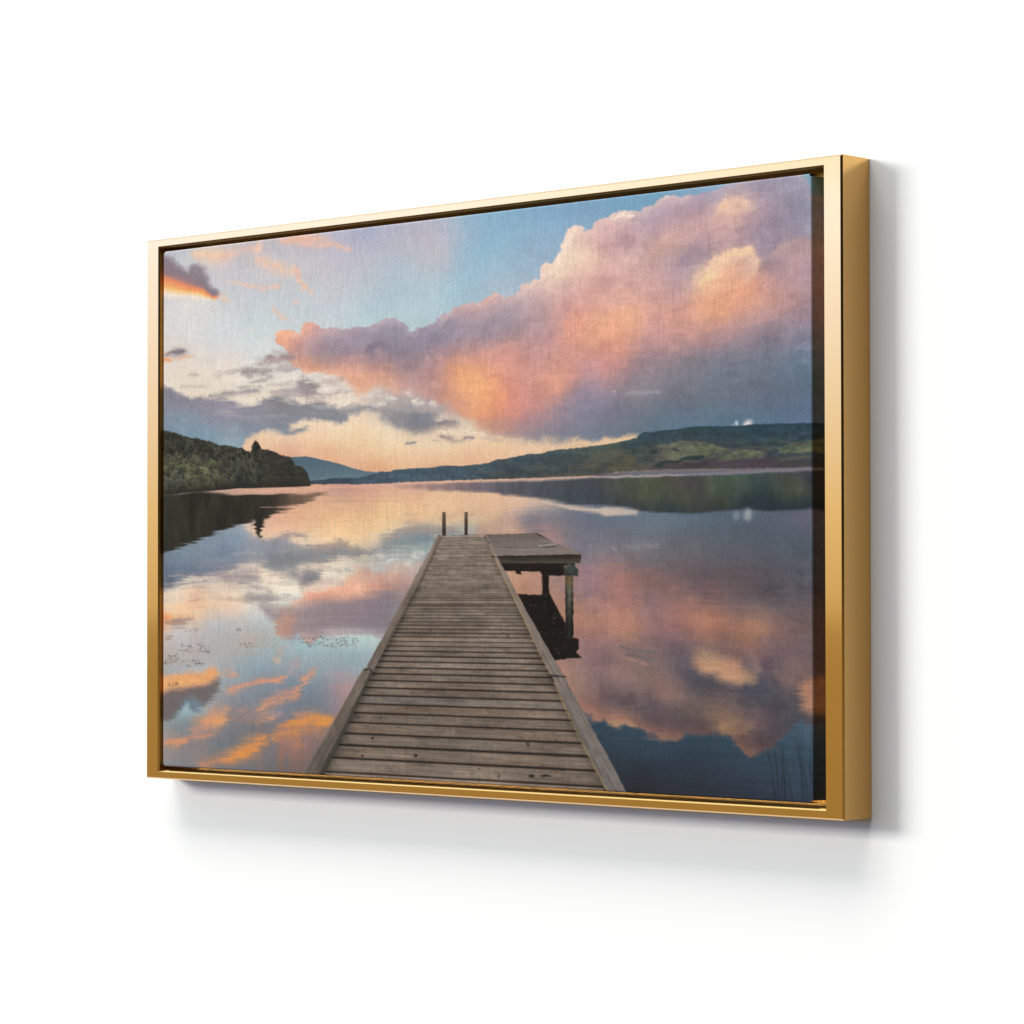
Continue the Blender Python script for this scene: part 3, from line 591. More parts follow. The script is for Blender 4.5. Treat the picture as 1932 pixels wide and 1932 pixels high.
    for nm, soft, c0, c1, a in (('purpleW', 24, '988A90', '877B87', .9), ('dk1', 20, '80868F', '868A92', .85), ('dk2', 17, '7F838A', '7F838A', .9), ('dk3', 17, '9C9798', '9C9798', .85)):
        P = poly(nm)
        r, m = mask(nm, soft, wwx + 5 * b1, wwy + 4 * f2)
        q = sstep(P[:, 0].min(), P[:, 0].max(), X[r])[..., None]
        over(r, m * a, (hexc(c0) * (1 - q) + hexc(c1) * q) * lum(rip[r], 0.03))
    # mirror of the glowing cloud at the left edge
    r, m = mask('darkW', 16, wwx + 4 * f1, wwy + 4 * f2)
    q = sstep(1130, 1290, Y[r] + 0 * X[r])[..., None]
    over(r, m * 0.92, hexc('93787A') * (1 - q) + hexc('706869') * q)
    r, m = mask('orangeW', 15, wwx + 3 * f1, wwy + 4 * f2)
    over(r, m * 0.95, (hexc('E6A06F') * lum(f1[r], 0.03)) + (sstep(0.55, 1, m) * (0.5 + 0.5 * b1[r]))[..., None] * np.array([0.03, 0.06, 0.0], np.float32))
    strokes('wat', 8 * rip + 6 * rip2 + 6 * f1, 3 * rip + 4 * f2, soft=0.75, wide=1.75, tex=0.75 * fbm(70, 14, 4, 241, 0.62, x=X, y=Y + X * 0.25))
    # mirror of the cloud heads on the right
    P = poly('brightW')
    r, m = mask('brightW', 20, wwx + 6 * f1, wwy + 4 * f2)
    over(r, m * 0.78 * sstep(P[:, 1].min() - 10, P[:, 1].min() + 70, Y[r]), hexc('D49E7A') * lum(fbm(50, 12, 3, 251)[r], 0.06))
    r, m = mask('brightR', 16, wwx + 3 * f1, wwy + 3 * f2)
    over(r, m * 0.75, hexc('C68D70') * lum(fbm(50, 9, 3, 261)[r], 0.07))
    bl = tint_field('blue')
    r, m = mask('blue', 8, 5 * f1 + 6 * rip + 20 * (puff - 0.3), 4 * f2 + 3 * b2 - 22 * (puff - 0.3))
    over(r, m, bl(X[r] + 10 * b1[r], Y[r] + 10 * b2[r]) * lum(rip[r] + 0.5 * rip2[r], 0.04))
    # faint glow along the rim of that mirrored cloud
    # --- far shore
    def dotset(lo, hi):
        for d in dots[lo:hi]:
            s, t, rx, ry = [float(q) for q in d[:4]]
            P = np.array([[s - rx, t - ry], [s + rx, t + ry]], np.float32)
            r = region(P, 40)
            q = ((X[r] + 3 * f1[r] - s) / rx) ** 2 + ((Y[r] + 3 * f2[r] - t) / ry) ** 2
            over(r, float(d[5]) * np.exp(-q ** 1.3), hexc(d[4]))
    dotset(0, 4)
    hz = fbm(40, 14, 4, 271, 0.6)
    r, m = mask('mount', 2.0, None, 0.8 * tree)
    q = np.clip((Y[r] - 722) / 70, 0, 1)[..., None]
    over(r, m, (hexc('536B80') * (1 - q) + hexc('668191') * q) * lum(hz[r], 0.02))
    r, m = mask('ridge', 2.0, None, 1.2 * tree)
    over(r, m, hexc('3C4D5F') * lum(hz[r], 0.04))
    rh = tint_field('rhill')
    r, m = mask('rhill', 1.6, None, 1.6 * tree)
    c = 1.14 * rh(X[r] + 6 * b1[r], Y[r] + 3 * b2[r]) * lum(hz[r] * 0.7 + tree[r] * 0.8, 0.11)
    pat = fbm(46, 13, 4, 441, 0.6)[r]
    near = sstep(880, 1250, X[r]) * sstep(0, 26, Y[r] - np.interp(X[r], [700, 1255, 1390, 1560, 1900], [740, 716, 706, 706, 700]))
    c = c + (0.5 * near * sstep(0.15, 0.6, pat))[..., None] * (hexc('615F53') - c) + (0.45 * near * sstep(-0.2, -0.6, pat))[..., None] * (hexc('364650') - c)
    over(r, m, c)
    for nm, c0, c1 in (('field1', '65625A', '66705A'), ('field2', '667159', '6C725A'), ('field3', '5C5848', '54564A')):
        P = poly(nm)
        r, m = mask(nm, 4, 5 * f1 + 2 * tree, 3 * f2 + 2 * tree)
        q = sstep(P[:, 0].min(), P[:, 0].max() * 0.6 + P[:, 0].min() * 0.4, X[r] + 30 * b1[r])[..., None]
        over(r, m * np.clip(0.8 + 0.5 * hz[r] + 0.35 * f1[r], 0.25, 0.95), (hexc(c0) * (1 - q) + hexc(c1) * q) * lum(hz[r] + 0.5 * tree[r], 0.10))
    for nm in ('trees1', 'trees2', 'trees3', 'trees4'):
        r, m = mask(nm, 3, 4 * f1 + 3 * tree, 3 * f2)
        over(r, m * 0.9, hexc('2E3D46') * lum(tree[r], 0.08))
    r, m = mask('shore', 3, 3 * f1, 2 * f2)
    over(r, m * 0.6, hexc('47424A') * lum(hz[r], 0.10))
    # its mirror
    rr_ = tint_field('rrefl')
    r, m = mask('rrefl', 7, 3 * rip + 2 * rip2, 3 * rip + 2 * f2)
    left = sstep(640, 1050, X[r])
    over(r, m * (0.55 + 0.45 * left), rr_(X[r] + 8 * b1[r], Y[r] + 2 * f2[r]) * lum(fbm(22, 60, 4, 451, 0.6)[r], 0.09))
    r, m = mask('strip', 6, 3 * rip, 3 * rip)
    q = sstep(1330, 1560, X[r])[..., None]
    over(r, m * 0.9, hexc('D0BBAB') * (1 - q) + hexc('B7AFA9') * q)
    strokes('shine', 0 * X, 1.5 * f2, soft=1.2)
    dotset(4, 9)
    # --- wooded hill at the left and its mirror
    r, m = mask('lrefl', 6, 9 * rip + 6 * rip2, 4 * rip2 + 2 * rip)
    q = sstep(250, 700, X[r])[..., None]
    n_ = fbm(26, 90, 4, 281, 0.6)
    c = (hexc('30322B') * (1 - q) + hexc('35302D') * q) * lum(n_[r], 0.18)
    c = c + sstep(640, 860, X[r])[..., None] * (hexc('6A5E5A') - c) * 0.7
    over(r, m * (1 - 0.45 * sstep(330, 520, X[r])), c)
    strokes('wat2', 0 * X, 2 * rip2)
    r, m = mask('lhill', 2.2, 2.5 * tree, 3.5 * tree * sstep(786, 762, Y))
    over(r, m, hexc('3A3B36') * lum(hz[r] + tree[r], 0.14))
    HM = np.zeros(SHP, np.float32); HM[r] = m
    lr = np.random.default_rng(5)
    P = poly('lhill')
    N = 620
    cand = np.stack([lr.uniform(-30, 335, N * 3), lr.uniform(P[:, 1].min(), P[:, 1].max(), N * 3)], 1)
    sd = sdf(P, cand[:, 0].astype(np.float32), cand[:, 1].astype(np.float32))
    cand = cand[sd > 4][:N]
    cand = cand[np.argsort(cand[:, 1])]
    for s, t in cand:
        top = np.interp(s, TOPX, TOPY)
        h = (t - top) / max(30.0, (np.interp(s, SHX, SHY) - top))
        low = h > 0.42
        rad = lr.uniform(5, 10) if not low else lr.uniform(10, 24)
        conif = (not low) or lr.random() < 0.35 or s > 215
        if low and not conif:
            c = hexc(['4B4F3E', '44483C', '50523C', '3F433A'][lr.integers(4)])
        else:
            c = hexc(['373C37', '2F3431', '3F4239', '393C38', '45453A'][lr.integers(5)])
        c = c * lr.uniform(0.92, 1.25)
        r = region(np.array([[s - rad * 1.6, t - rad * 2], [s + rad * 1.6, t + rad * 2]], np.float32), 2)
        dx = (X[r] - s + 2.2 * tree[r]) / (rad * (0.7 if conif else 1.0)); dy = (Y[r] - t + 2.2 * tree[r]) / (rad * (1.35 if conif else 0.95))
        if conif: dx = dx / np.clip(0.35 + 0.6 * (dy + 1), 0.2, 1.2)
        q = dx * dx + dy * dy
        sh = np.clip(0.88 - 0.34 * dy + 0.2 * tree[r], 0.5, 1.5)
        over(r, sstep(1.1, 0.7, q) * 0.85 * HM[r], c * sh[..., None])
    r, m = mask('lhill', 2.2, 2.5 * tree, 3.5 * tree * sstep(786, 762, Y))
    base = sstep(34, 4, (shore_l()[r] - Y[r])) * m
    over(r, base * 0.6, hexc('2F2D2B'))
    # --- weed floating on the water
    for (s0, s1, t0, t1, n) in WEED:
        for k in range(n):
            s = lr.uniform(s0, s1); t = lr.uniform(t0, t1) + 3 * math.sin(s * 0.09)
            rad = lr.uniform(1.0, 2.4)
            r = region(np.array([[s - 5, t - 5], [s + 5, t + 5]], np.float32), 3)
            q = ((X[r] - s) / (rad * 1.5)) ** 2 + ((Y[r] - t) / rad) ** 2
            over(r, lr.uniform(0.25, 0.6) * np.exp(-q), hexc('5A5250'))
    # --- reeds in the lower right corner
    for k in range(24):
        s0 = lr.uniform(1800, 1905); t1 = 1700; t0 = lr.uniform(1490, 1640); bend = lr.uniform(-34, 6)
        r = region(np.array([[s0 - 45, t0], [s0 + 20, t1]], np.float32), 6)
        q = (Y[r] - t0) / (t1 - t0)
        xc = s0 + bend * (1 - q) ** 2
        over(r, lr.uniform(0.2, 0.42) * np.exp(-((X[r] - xc) / 1.6) ** 2) * sstep(0, 0.15, q), hexc('1F2A35'))
    jetty()
    # --- ink profile of the print: a little more contrast, warmer and less blue
    IMG = np.clip(IMG, 0.001, 1) ** np.array([1.03, 1.075, 1.10], np.float32)
    cold = np.clip(IMG[..., 2] - IMG[..., 0], 0, 1)
    IMG[..., 2] -= 0.09 * cold; IMG[..., 1] += 0.012 * cold
    grey = (IMG * np.array([0.3, 0.59, 0.11], np.float32)).sum(-1, keepdims=True)
    IMG = grey + (IMG - grey) * 0.92
    # --- grain of the print and the threads of the canvas
    thr = np.repeat(rng.normal(0, 1, (SHP[0] // 24 + 2, SHP[1])).astype(np.float32), 24, 0)[:SHP[0]]
    g = rng.normal(0, 1, SHP).astype(np.float32)
    IMG *= (1 + 0.012 * fbm(14, 11, 3, 401, 0.7) + 0.017 * thr + 0.028 * g)[..., None]
    IMG = np.clip(IMG, 0.004, 1.0)


def jetty():
    global IMG
    edge = fbm(12, 12, 3, 301, 0.6)
    j2 = np.random.default_rng(21)
    ex = 1.5 * edge
    # side platform, lower side first
    for nm, cc, soft in (('pmass', '1E1A19', 2.5), ('ppost', '32322E', 2), ('pbeam', '211D1B', 2), ('bit', '1E1A19', 2)):
        r, m = mask(nm, soft, ex, ex)
        over(r, m, hexc(cc) * (1 + 0.16 * edge[r])[..., None])
    P = poly('pmass')
    for k in range(60):
        s = j2.uniform(P[:, 0].min(), P[:, 0].max()); t = j2.uniform(P[:, 1].min() + 60, P[:, 1].max() - 20)
        if sdf(P, np.float32([[s]]), np.float32([[t]]))[0, 0] < 6: continue
        r = region(np.array([[s - 5, t - 4], [s + 5, t + 4]], np.float32), 2)
        over(r, 0.5 * np.exp(-((X[r] - s) / 3) ** 2 - ((Y[r] - t) / 2) ** 2), hexc('6B5848'))
    P = poly('ppost')
    r, m = mask('ppost', 2, ex, ex)
    q = sstep(P[:, 1].min(), P[:, 1].max(), Y[r])
    u_ = sstep(P[:, 0].min(), P[:, 0].max(), X[r])
    c = hexc('56554F') * (1 - q)[..., None] + hexc('1F221F') * q[..., None]
    c = c * (0.75 + 0.5 * np.sin(u_ * 3.1))[..., None]
    c = c + (sstep(0.16, 0.0, q) * 0.6)[..., None] * (hexc('6E5630') - c)
    over(r, m, c * (1 + 0.12 * edge[r])[..., None])
    r, m = mask('pcap', 2.5, ex, ex)
    P = poly('pcap')
    u_ = sstep(P[:, 0].min(), P[:, 0].max(), X[r])[..., None]; q = sstep(P[:, 1].min(), P[:, 1].max(), Y[r])[..., None]
    over(r, m, (hexc('585B57') * (1 - u_) + hexc('3F544E') * u_) * (1 - 0.35 * q) * (1 + 0.14 * edge[r])[..., None])
    r, m = mask('pfas', 2, ex * .6, ex * .6)
    P = poly('pfas'); q = sstep(P[:, 1].min(), P[:, 1].max(), Y[r])[..., None]
    over(r, m, (hexc('2E2B28') * (1 - q) + hexc('4C4741') * q) * (1 + 0.12 * fbm(60, 4, 3, 311)[r])[..., None])
    r, m = mask('ptop', 2, ex * .6, ex * .6)
    P = poly('ptop'); q = sstep(P[:, 1].min(), P[:, 1].max(), Y[r])[..., None]
    wood = fbm(90, 4, 4, 321, 0.6)
    over(r, m, (hexc('6C635F') * (1 - q) + hexc('847B77') * q) * (1 + 0.07 * wood[r])[..., None])
    r, m = mask('notch', 1.6, ex * .5, ex * .5)
    over(r, m, hexc('352F2D'))
    for s0, t0, s1, t1, w, c, a in PLATE:
        r = region(np.array([[s0, t0], [s1, t1]], np.float32), 8)
        tt = np.clip((X[r] - s0) / (s1 - s0), 0, 1)
        d = (Y[r] - (t0 + (t1 - t0) * tt)) / w
        over(r, a * np.exp(-d * d) * sstep(s0 - 3, s0 + 12, X[r]) * sstep(s1 + 3, s1 - 3, X[r]), hexc(c))
    for nm in ('postL', 'postR'):
        P = poly(nm)
        r, m = mask(nm, 1.6, ex * .4, None)
        q = sstep(P[:, 1].min(), P[:, 1].max(), Y[r])[..., None]; u_ = (X[r] - P[:, 0].min()) / (P[:, 0].max() - P[:, 0].min())
        over(r, m, (hexc('6A5C52') * (1 - q) + hexc('3D352F') * q) * (1.1 - 0.35 * u_)[..., None] * (1 + 0.10 * edge[r])[..., None])
    # deck boards: n counts boards from the near end, receding as 1/distance to the horizon
    r, m = mask('deck', 2)
    x = X[r]; y = Y[r]
    yy = np.maximum(y - HOR, 5)
    n = (1.0 / yy - 1.0 / (Y0 - HOR)) / DN
    a = (x - np.interp(y, DKY, DKL)) / np.maximum(np.interp(y, DKY, DKR) - np.interp(y, DKY, DKL), 1)
    k = np.floor(n).astype(int); fr = n - k
    rnd = np.random.default_rng(3)
    tone = (1 + 0.065 * rnd.normal(0, 1, 400)).astype(np.float32); warm = (0.012 * rnd.normal(0, 1, 400)).astype(np.float32)
    off = rnd.uniform(0, 200, 400).astype(np.float32); gapw = rnd.uniform(0.7, 1.3, 400).astype(np.float32)
    ki = np.clip(k, -5, 380) + 10
    far = sstep(1500, 640, y)
    c = hexc('756A62') * (1 - far[..., None]) + hexc('8F837A') * far[..., None]
    c = c * tone[ki][..., None] * np.stack([1 + warm[ki], 1 + 0 * fr, 1 - warm[ki]], -1)
    gx_ = a * 9 + off[ki]
    grain = fbm(1.0, 0.09, 4, 331, 0.6, x=gx_.astype(np.float32), y=(fr + ki * 3.7).astype(np.float32))
    blotch = fbm(1.2, 0.9, 3, 341, 0.6, x=(a * 6).astype(np.float32), y=(n * 0.45).astype(np.float32))
    bscale = np.clip(yy * yy * DN / 40.0, 0.25, 1)          # board height on the print
    c = c * (1 + 0.15 * grain * (0.35 + 0.65 * bscale) + 0.12 * blotch + 0.05 * edge[r])[..., None]
    hgt = yy * yy * DN
    g = np.minimum(fr, 1 - fr) * hgt / (1.5 + 1.9 * np.clip((hgt - 4) / 36, 0, 1)) / gapw[ki]
    gap = np.exp(-g * g) * np.clip((hgt - 3.0) / 13, 0.05, 1) * (0.85 + 0.15 * grain)
    c = c * (1 - 0.80 * gap[..., None])
    c = c * (1 + 0.07 * (sstep(0.08, 0.2, fr) - 0.5) * bscale)[..., None]
    # dark, mossy strips beside the kerbs
    sidem = np.exp(-(a / 0.035) ** 2) + 0.6 * np.exp(-((1 - a) / 0.04) ** 2)
    c = c * (1 - 0.35 * sidem[..., None]) + sidem[..., None] * np.array([0.0, 0.010, 0.004], np.float32)
    over(r, m, c)
    for s, t, rx, ry, cc, al in KNOT:
        r = region(np.array([[s - rx * 2, t - ry * 2], [s + rx * 2, t + ry * 2]], np.float32), 3)
        q = ((X[r] - s + 2 * edge[r]) / rx) ** 2 + ((Y[r] - t + 1.5 * edge[r]) / ry) ** 2
        over(r, al * np.exp(-q * q), hexc(cc))
    for k in range(150):
        nn = j2.uniform(0.2, 26); aa = j2.uniform(0.05, 0.95)
        t = HOR + 1.0 / (nn * DN + 1.0 / (Y0 - HOR)); wl = np.interp(t, DKY, DKL); wr = np.interp(t, DKY, DKR)
        s = wl + aa * (wr - wl); sc = ((t - HOR) / 890.0)
        rx = j2.uniform(4, 26) * sc; ry = j2.uniform(0.7, 1.8) * sc + 0.4
        r = region(np.array([[s - rx * 2, t - 6], [s + rx * 2, t + 6]], np.float32), 2)
        q = ((X[r] - s) / rx) ** 2 + ((Y[r] - t + 1.5 * edge[r]) / ry) ** 2
        dark = j2.random() < 0.6
        over(r, (0.45 if dark else 0.28) * np.exp(-q), hexc('3D3632' if dark else 'A89C92'))
    # kerbs
    ang = fbm(7, 60, 4, 351, 0.65, x=X + Y * 0.50, y=Y)
    angr = fbm(7, 60, 4, 361, 0.65, x=X - Y * 0.55, y=Y)
    big = fbm(40, 60, 3, 371, 0.6)
    for nm, c0, c1, tx in (('kerbL1', '877A70', '6C625C', ang), ('kerbL2', '70675F', '625B57', ang), ('kerbR', '8C8078', '6F6A69', angr)):
        P = poly(nm)
        r, m = mask(nm, 1.8, 1.2 * edge, None)
        q = sstep(P[:, 1].min(), P[:, 1].max(), Y[r])[..., None]
        over(r, m, (hexc(c0) * (1 - q) + hexc(c1) * q) * (1 + 0.15 * tx[r] * (0.4 + 0.6 * q[..., 0]) + 0.08 * big[r])[..., None])
    r, m = mask('kerbL2s', 1.8, 1.2 * edge, None)
    over(r, m * 0.9, hexc('3F3F38') * (1 + 0.15 * ang[r])[..., None])
    for P, w, c, al in LINES:
        P = np.array(P, np.float32)
        r = region(P, 12)
        d2 = np.full(X[r].shape, 1e9, np.float32)
        for i in range(len(P) - 1):
            ax, ay = P[i]; e0, e1 = P[i + 1] - P[i]
            t = np.clip(((X[r] - ax) * e0 + (Y[r] - ay) * e1) / (e0 * e0 + e1 * e1), 0, 1)
            d2 = np.minimum(d2, (X[r] + edge[r] - ax - t * e0) ** 2 + (Y[r] - ay - t * e1) ** 2)
        over(r, al * np.exp(-d2 / (w * w)) * (0.85 + 0.25 * edge[r]), hexc(c))

# look settings
GOLD = (0.73, 0.40, 0.09, 1)
INK = 0.84
WORLD = 1.0
Z0, Z1 = -0.35, 0.45      # heights of the horizon band that the colour stops below describe
STUDIO = [(-.35, (.10, .095, .09)), (-.14, (.45, .39, .24)), (-.06, (.47, .40, .23)), (-.02, (.51, .44, .26)), (-.008, (.58, .53, .36)), (-.004, (.82, .78, .64)),
          (.024, (1.03, 1.08, 1.13)), (.11, (1.38, 2.0, 4.6)), (.15, (1.3, 1.5, 1.7)), (.26, (.25, .27, .24)), (.45, (.15, .15, .16))]
ROOM = [(-.35, (.10, .095, .09)), (-.15, (.12, .115, .11)), (-.06, (.30, .25, .16)), (-.02, (.22, .18, .11)), (.02, (.03, .028, .025)), (.45, (.02, .02, .02))]
# studio lamps: rectangles facing the wall from 40 m away, as (left, right, bottom, top) slopes and the light each gives the wall
LAMPS = [('side_lamp', (-1.7, -0.8, 0.22, 0.55), 0.48),
         ('overhead_lamp', (-0.8, 0.9, 1.4, 4.4), 0.27),
         ('upper_left_lamp', (-1.5, -0.5, 1.6, 3.8), 0.05)]
LAMP_TINT = (1.0, 0.985, 0.90)

HOR, Y0, DN = 800.0, 1688.3, 6.0254e-5
DKY = [940, 961, 1113, 1299, 1378, 1698, 1760]
DKL = [919, 908, 836, 739, 699, 533, 501]
DKR = [1029, 1037, 1104, 1191, 1228, 1375, 1403]
SHX = [-120, 0, 101, 182, 260, 338, 501, 720, 954, 1185, 1372, 1510, 1758, 1925, 2100]
SHY = [805, 803, 799, 797, 793, 794, 794, 793, 794, 796, 794, 788, 792, 795, 796]
TOPX = [-104, 0, 61, 122, 174, 221, 276, 307, 342, 380, 422, 445, 467, 494, 501]
TOPY = [573, 592, 610, 625, 639, 652, 662, 669, 671, 678, 697, 708, 728, 754, 776]
PLATE = [(1185, 996, 1240, 990, 3.5, '9A9797', .8), (1195, 998.5, 1238, 997, 1.6, '332E2C', .9), (1188, 978, 1236, 984, 2.0, '8F898A', .6), (1090, 998, 1195, 998, 1.2, '4A4240', .5)]
WEED = [(456, 545, 1268, 1297, 60), (542, 655, 1268, 1298, 80), (61, 166, 1297, 1322, 60), (4, 57, 1332, 1361, 45), (69, 142, 1350, 1367, 30),
        (20, 53, 1424, 1437, 22), (4, 32, 1267, 1280, 16), (77, 130, 1246, 1256, 12), (253, 272, 1246, 1253, 7), (268, 315, 1287, 1304, 12)]
KNOT = [(699, 1577, 5, 5, '241F1D', .9), (832, 1624, 7, 5, '241F1D', .9), (669, 1634, 5, 3, '241F1D', .9), (653, 1515, 7, 5, '3C4030', .6), (724, 1511, 3, 4, '3A302C', .7),
        (944, 1547, 4, 14, '8E837B', .4), (654, 1681, 9, 4, '8C7650', .7), (1171, 1668, 9, 5, '231F1E', .9), (1211, 1665, 16, 3.5, '231F1E', .9), (1077, 1672, 6, 9, '48492F', .6),
        (1159, 1574, 4, 8, '3B3531', .7), (1091, 1251, 3, 2.5, '3E3733', .8), (1101, 1256, 3, 3, '3E3733', .7), (560, 1600, 6, 4, '4E4742', .5), (1240, 1560, 5, 3, '3E3935', .6),
        (980, 1600, 7, 3, '4A433F', .5), (780, 1540, 5, 3, '4A433F', .5), (1020, 1655, 5, 3, '453E3A', .6), (900, 1460, 5, 2.5, '4A433F', .5), (1180, 1470, 5, 3, '403A36', .6)]
LINES = [([(1056, 1010), (1087, 1080), (1104, 1112), (1150, 1210), (1198, 1320), (1224, 1370)], 2.2, '9A8660', .85),
         ([(1229, 1383), (1262, 1462), (1303, 1550), (1354, 1653), (1388, 1720)], 2.4, '9C8456', .8),
         ([(1218, 1372), (1264, 1375)], 3.0, '26211F', .9),
         ([(1226, 1376), (1231, 1390)], 3.5, '2A2522', .8),
         ([(674, 1368), (688, 1363), (698, 1372), (703, 1382)], 3.4, '2A2422', .9),
         ([(1038, 964), (1050, 985)], 2.0, '3A322F', .7),
         ([(1058, 1022), (1064, 1026)], 3.0, '2B2625', .8),
         ([(905, 962), (832, 1116), (735, 1302), (703, 1372)], 1.6, '4A4440', .6),
         ([(902, 958), (1041, 959)], 1.8, '5A5050', .6),
         ([(1071, 1022), (1117, 1112), (1260, 1372)], 1.2, '3A3432', .4)]


def shore_l():
    return np.broadcast_to(np.interp(us, SHX, SHY).astype(np.float32)[None, :], SHP)


paint()

# ---------------------------------------------------------------- materials
def material(name):
    m = bpy.data.materials.new(name); m.use_nodes = True
    return m, m.node_tree.nodes, m.node_tree.links, m.node_tree.nodes['Principled BSDF']


gold, n, l, b = material('polished_gold')
b.inputs['Base Color'].default_value = GOLD
b.inputs['Metallic'].default_value = 1.0
b.inputs['Coat Weight'].default_value = 0.9
b.inputs['Coat IOR'].default_value = 1.6
b.inputs['Coat Roughness'].default_value = 0.02
tc = n.new('ShaderNodeTexCoord'); nz = n.new('ShaderNodeTexNoise'); nz.inputs['Scale'].default_value = 60
mr = n.new('ShaderNodeMapRange'); mr.inputs['To Min'].default_value = 0.035; mr.inputs['To Max'].default_value = 0.06
l.new(tc.outputs['Object'], nz.inputs['Vector']); l.new(nz.outputs['Fac'], mr.inputs['Value']); l.new(mr.outputs['Result'], b.inputs['Roughness'])

channel, n, l, b = material('satin_gold_channel')
b.inputs['Base Color'].default_value = (0.72, 0.40, 0.10, 1)
b.inputs['Metallic'].default_value = 1.0
b.inputs['Roughness'].default_value = 0.36

canvas_mat, n, l, b = material('printed_canvas')
at = n.new('ShaderNodeVertexColor'); at.layer_name = 'print'
l.new(at.outputs['Color'], b.inputs['Base Color'])
b.inputs['Roughness'].default_value = 0.85
b.inputs['Specular IOR Level'].default_value = 0.05
tc = n.new('ShaderNodeTexCoord'); mp = n.new('ShaderNodeMapping'); mp.inputs['Scale'].default_value = (520, 520, 900)
nz = n.new('ShaderNodeTexNoise'); nz.inputs['Scale'].default_value = 1.0; nz.inputs['Detail'].default_value = 1
bp = n.new('ShaderNodeBump'); bp.inputs['Strength'].default_value = 0.25; bp.inputs['Distance'].default_value = 0.0004
l.new(tc.outputs['Object'], mp.inputs['Vector']); l.new(mp.outputs['Vector'], nz.inputs['Vector'])
l.new(nz.outputs['Fac'], bp.inputs['Height']); l.new(bp.outputs['Normal'], b.inputs['Normal'])

wall_mat, n, l, b = material('white_wall_paint')
b.inputs['Base Color'].default_value = (0.86, 0.86, 0.865, 1)
b.inputs['Roughness'].default_value = 0.9
b.inputs['Specular IOR Level'].default_value = 0.1

# ---------------------------------------------------------------- wall
wall = mesh_object('wall', [(-4, 0, -3), (5, 0, -3), (5, 0, 3), (-4, 0, 3)], [(0, 1, 2, 3)], wall_mat)
tag(wall, 'plain white wall behind the framed picture', 'wall', kind='structure')

# ---------------------------------------------------------------- frame
root = bpy.data.objects.new('framed_picture', None)
col.objects.link(root)
tag(root, 'canvas print of a wooden jetty on a sunset lake in a shallow gold frame', 'picture')
B = 0.0015
prof = [(0.0004, 0.0010, -0.0004), (0.0, 0.0, -D + B), (B, B * 0.8, -D), (SIDE - B, RAIL - B * 1.05, -D),
        (SIDE, RAIL, -D + B), (SIDE, RAIL, -0.005), (SIDE + 0.016, RAIL + 0.009, -0.005), (SIDE + 0.016, RAIL + 0.009, -0.0004)]
corner = {(sx, sz): [(sx * (W / 2 - a), y, sz * (H / 2 - c)) for a, c, y in prof] for sx in (-1, 1) for sz in (-1, 1)}
for p, q in (((-1, 1), (1, 1)), ((1, 1), (1, -1)), ((1, -1), (-1, -1)), ((-1, -1), (-1, 1))):
    k = len(prof)
    v = corner[p] + corner[q]
    f = [(i, i + 1, k + i + 1, k + i) for i in range(k - 1)]
    o = mesh_object('frame_rail', v, f, gold, root)
    o.data.materials.append(channel)
    for i in (4, 5, 6): o.data.polygons[i].material_index = 1

# ---------------------------------------------------------------- canvas: printed front with wrapped, softly rounded edges
RAD = 0.0014
x0, x1, zz = CX0 + RAD, CX1 - RAD, CZ - RAD


def fold(c, lo, hi):
    e = np.maximum(np.maximum(lo - c, c - hi), 0)
    sg = np.where(c < lo, -1.0, 1.0)
    an = np.minimum(e / RAD, math.pi / 2)
    pos = np.clip(c, lo, hi) + sg * RAD * np.sin(an)
    dep = RAD * (1 - np.cos(an)) + np.maximum(e - RAD * math.pi / 2, 0)
    return pos, dep, e > 0


cu = CX0 + us / 1900 * (CX1 - CX0)
cv = CZ - vs / 1700 * 2 * CZ
px, dx, ox = fold(cu, x0, x1)
pz, dz, oz = fold(cv, -zz, zz)
PX, PZ = np.meshgrid(px, pz)
DEP = np.maximum(*np.meshgrid(dx, dz))
V = np.stack([PX, -D + 0.0003 + DEP, PZ], -1).reshape(-1, 3).astype(np.float32)
nr, nc = PX.shape
idx = np.arange(nr * nc).reshape(nr, nc)
F = np.stack([idx[:-1, :-1], idx[1:, :-1], idx[1:, 1:], idx[:-1, 1:]], -1)
both = (ox[None, :] & oz[:, None])
F = F[~(both[:-1, :-1] | both[1:, 1:] | both[:-1, 1:] | both[1:, :-1])].reshape(-1, 4)
me = bpy.data.meshes.new('canvas')
me.vertices.add(len(V)); me.vertices.foreach_set('co', V.ravel())
me.loops.add(F.size); me.loops.foreach_set('vertex_index', F.ravel().astype(np.int32))
me.polygons.add(len(F)); me.polygons.foreach_set('loop_start', np.arange(0, F.size, 4, dtype=np.int32))
me.polygons.foreach_set('use_smooth', np.ones(len(F), bool))
me.update(calc_edges=True); me.validate()
lin = np.where(IMG <= 0.04045, IMG / 12.92, ((IMG + 0.055) / 1.055) ** 2.4) * INK
ca = me.color_attributes.new('print', 'FLOAT_COLOR', 'POINT')
ca.data.foreach_set('color', np.concatenate([lin, np.ones(SHP + (1,), np.float32)], -1).reshape(-1).astype(np.float32))
me.materials.append(canvas_mat)
cv_o = bpy.data.objects.new('canvas', me)
col.objects.link(cv_o); cv_o.parent = root

# ---------------------------------------------------------------- light
world = bpy.data.worlds.new('World'); scene.world = world; world.use_nodes = True
n, l = world.node_tree.nodes, world.node_tree.links
bg = n['Background']
tc = n.new('ShaderNodeTexCoord'); sep = n.new('ShaderNodeSeparateXYZ'); l.new(tc.outputs['Generated'], sep.inputs[0])
mr = n.new('ShaderNodeMapRange'); mr.inputs['From Min'].default_value = Z0; mr.inputs['From Max'].default_value = Z1
l.new(sep.outputs['Z'], mr.inputs['Value'])


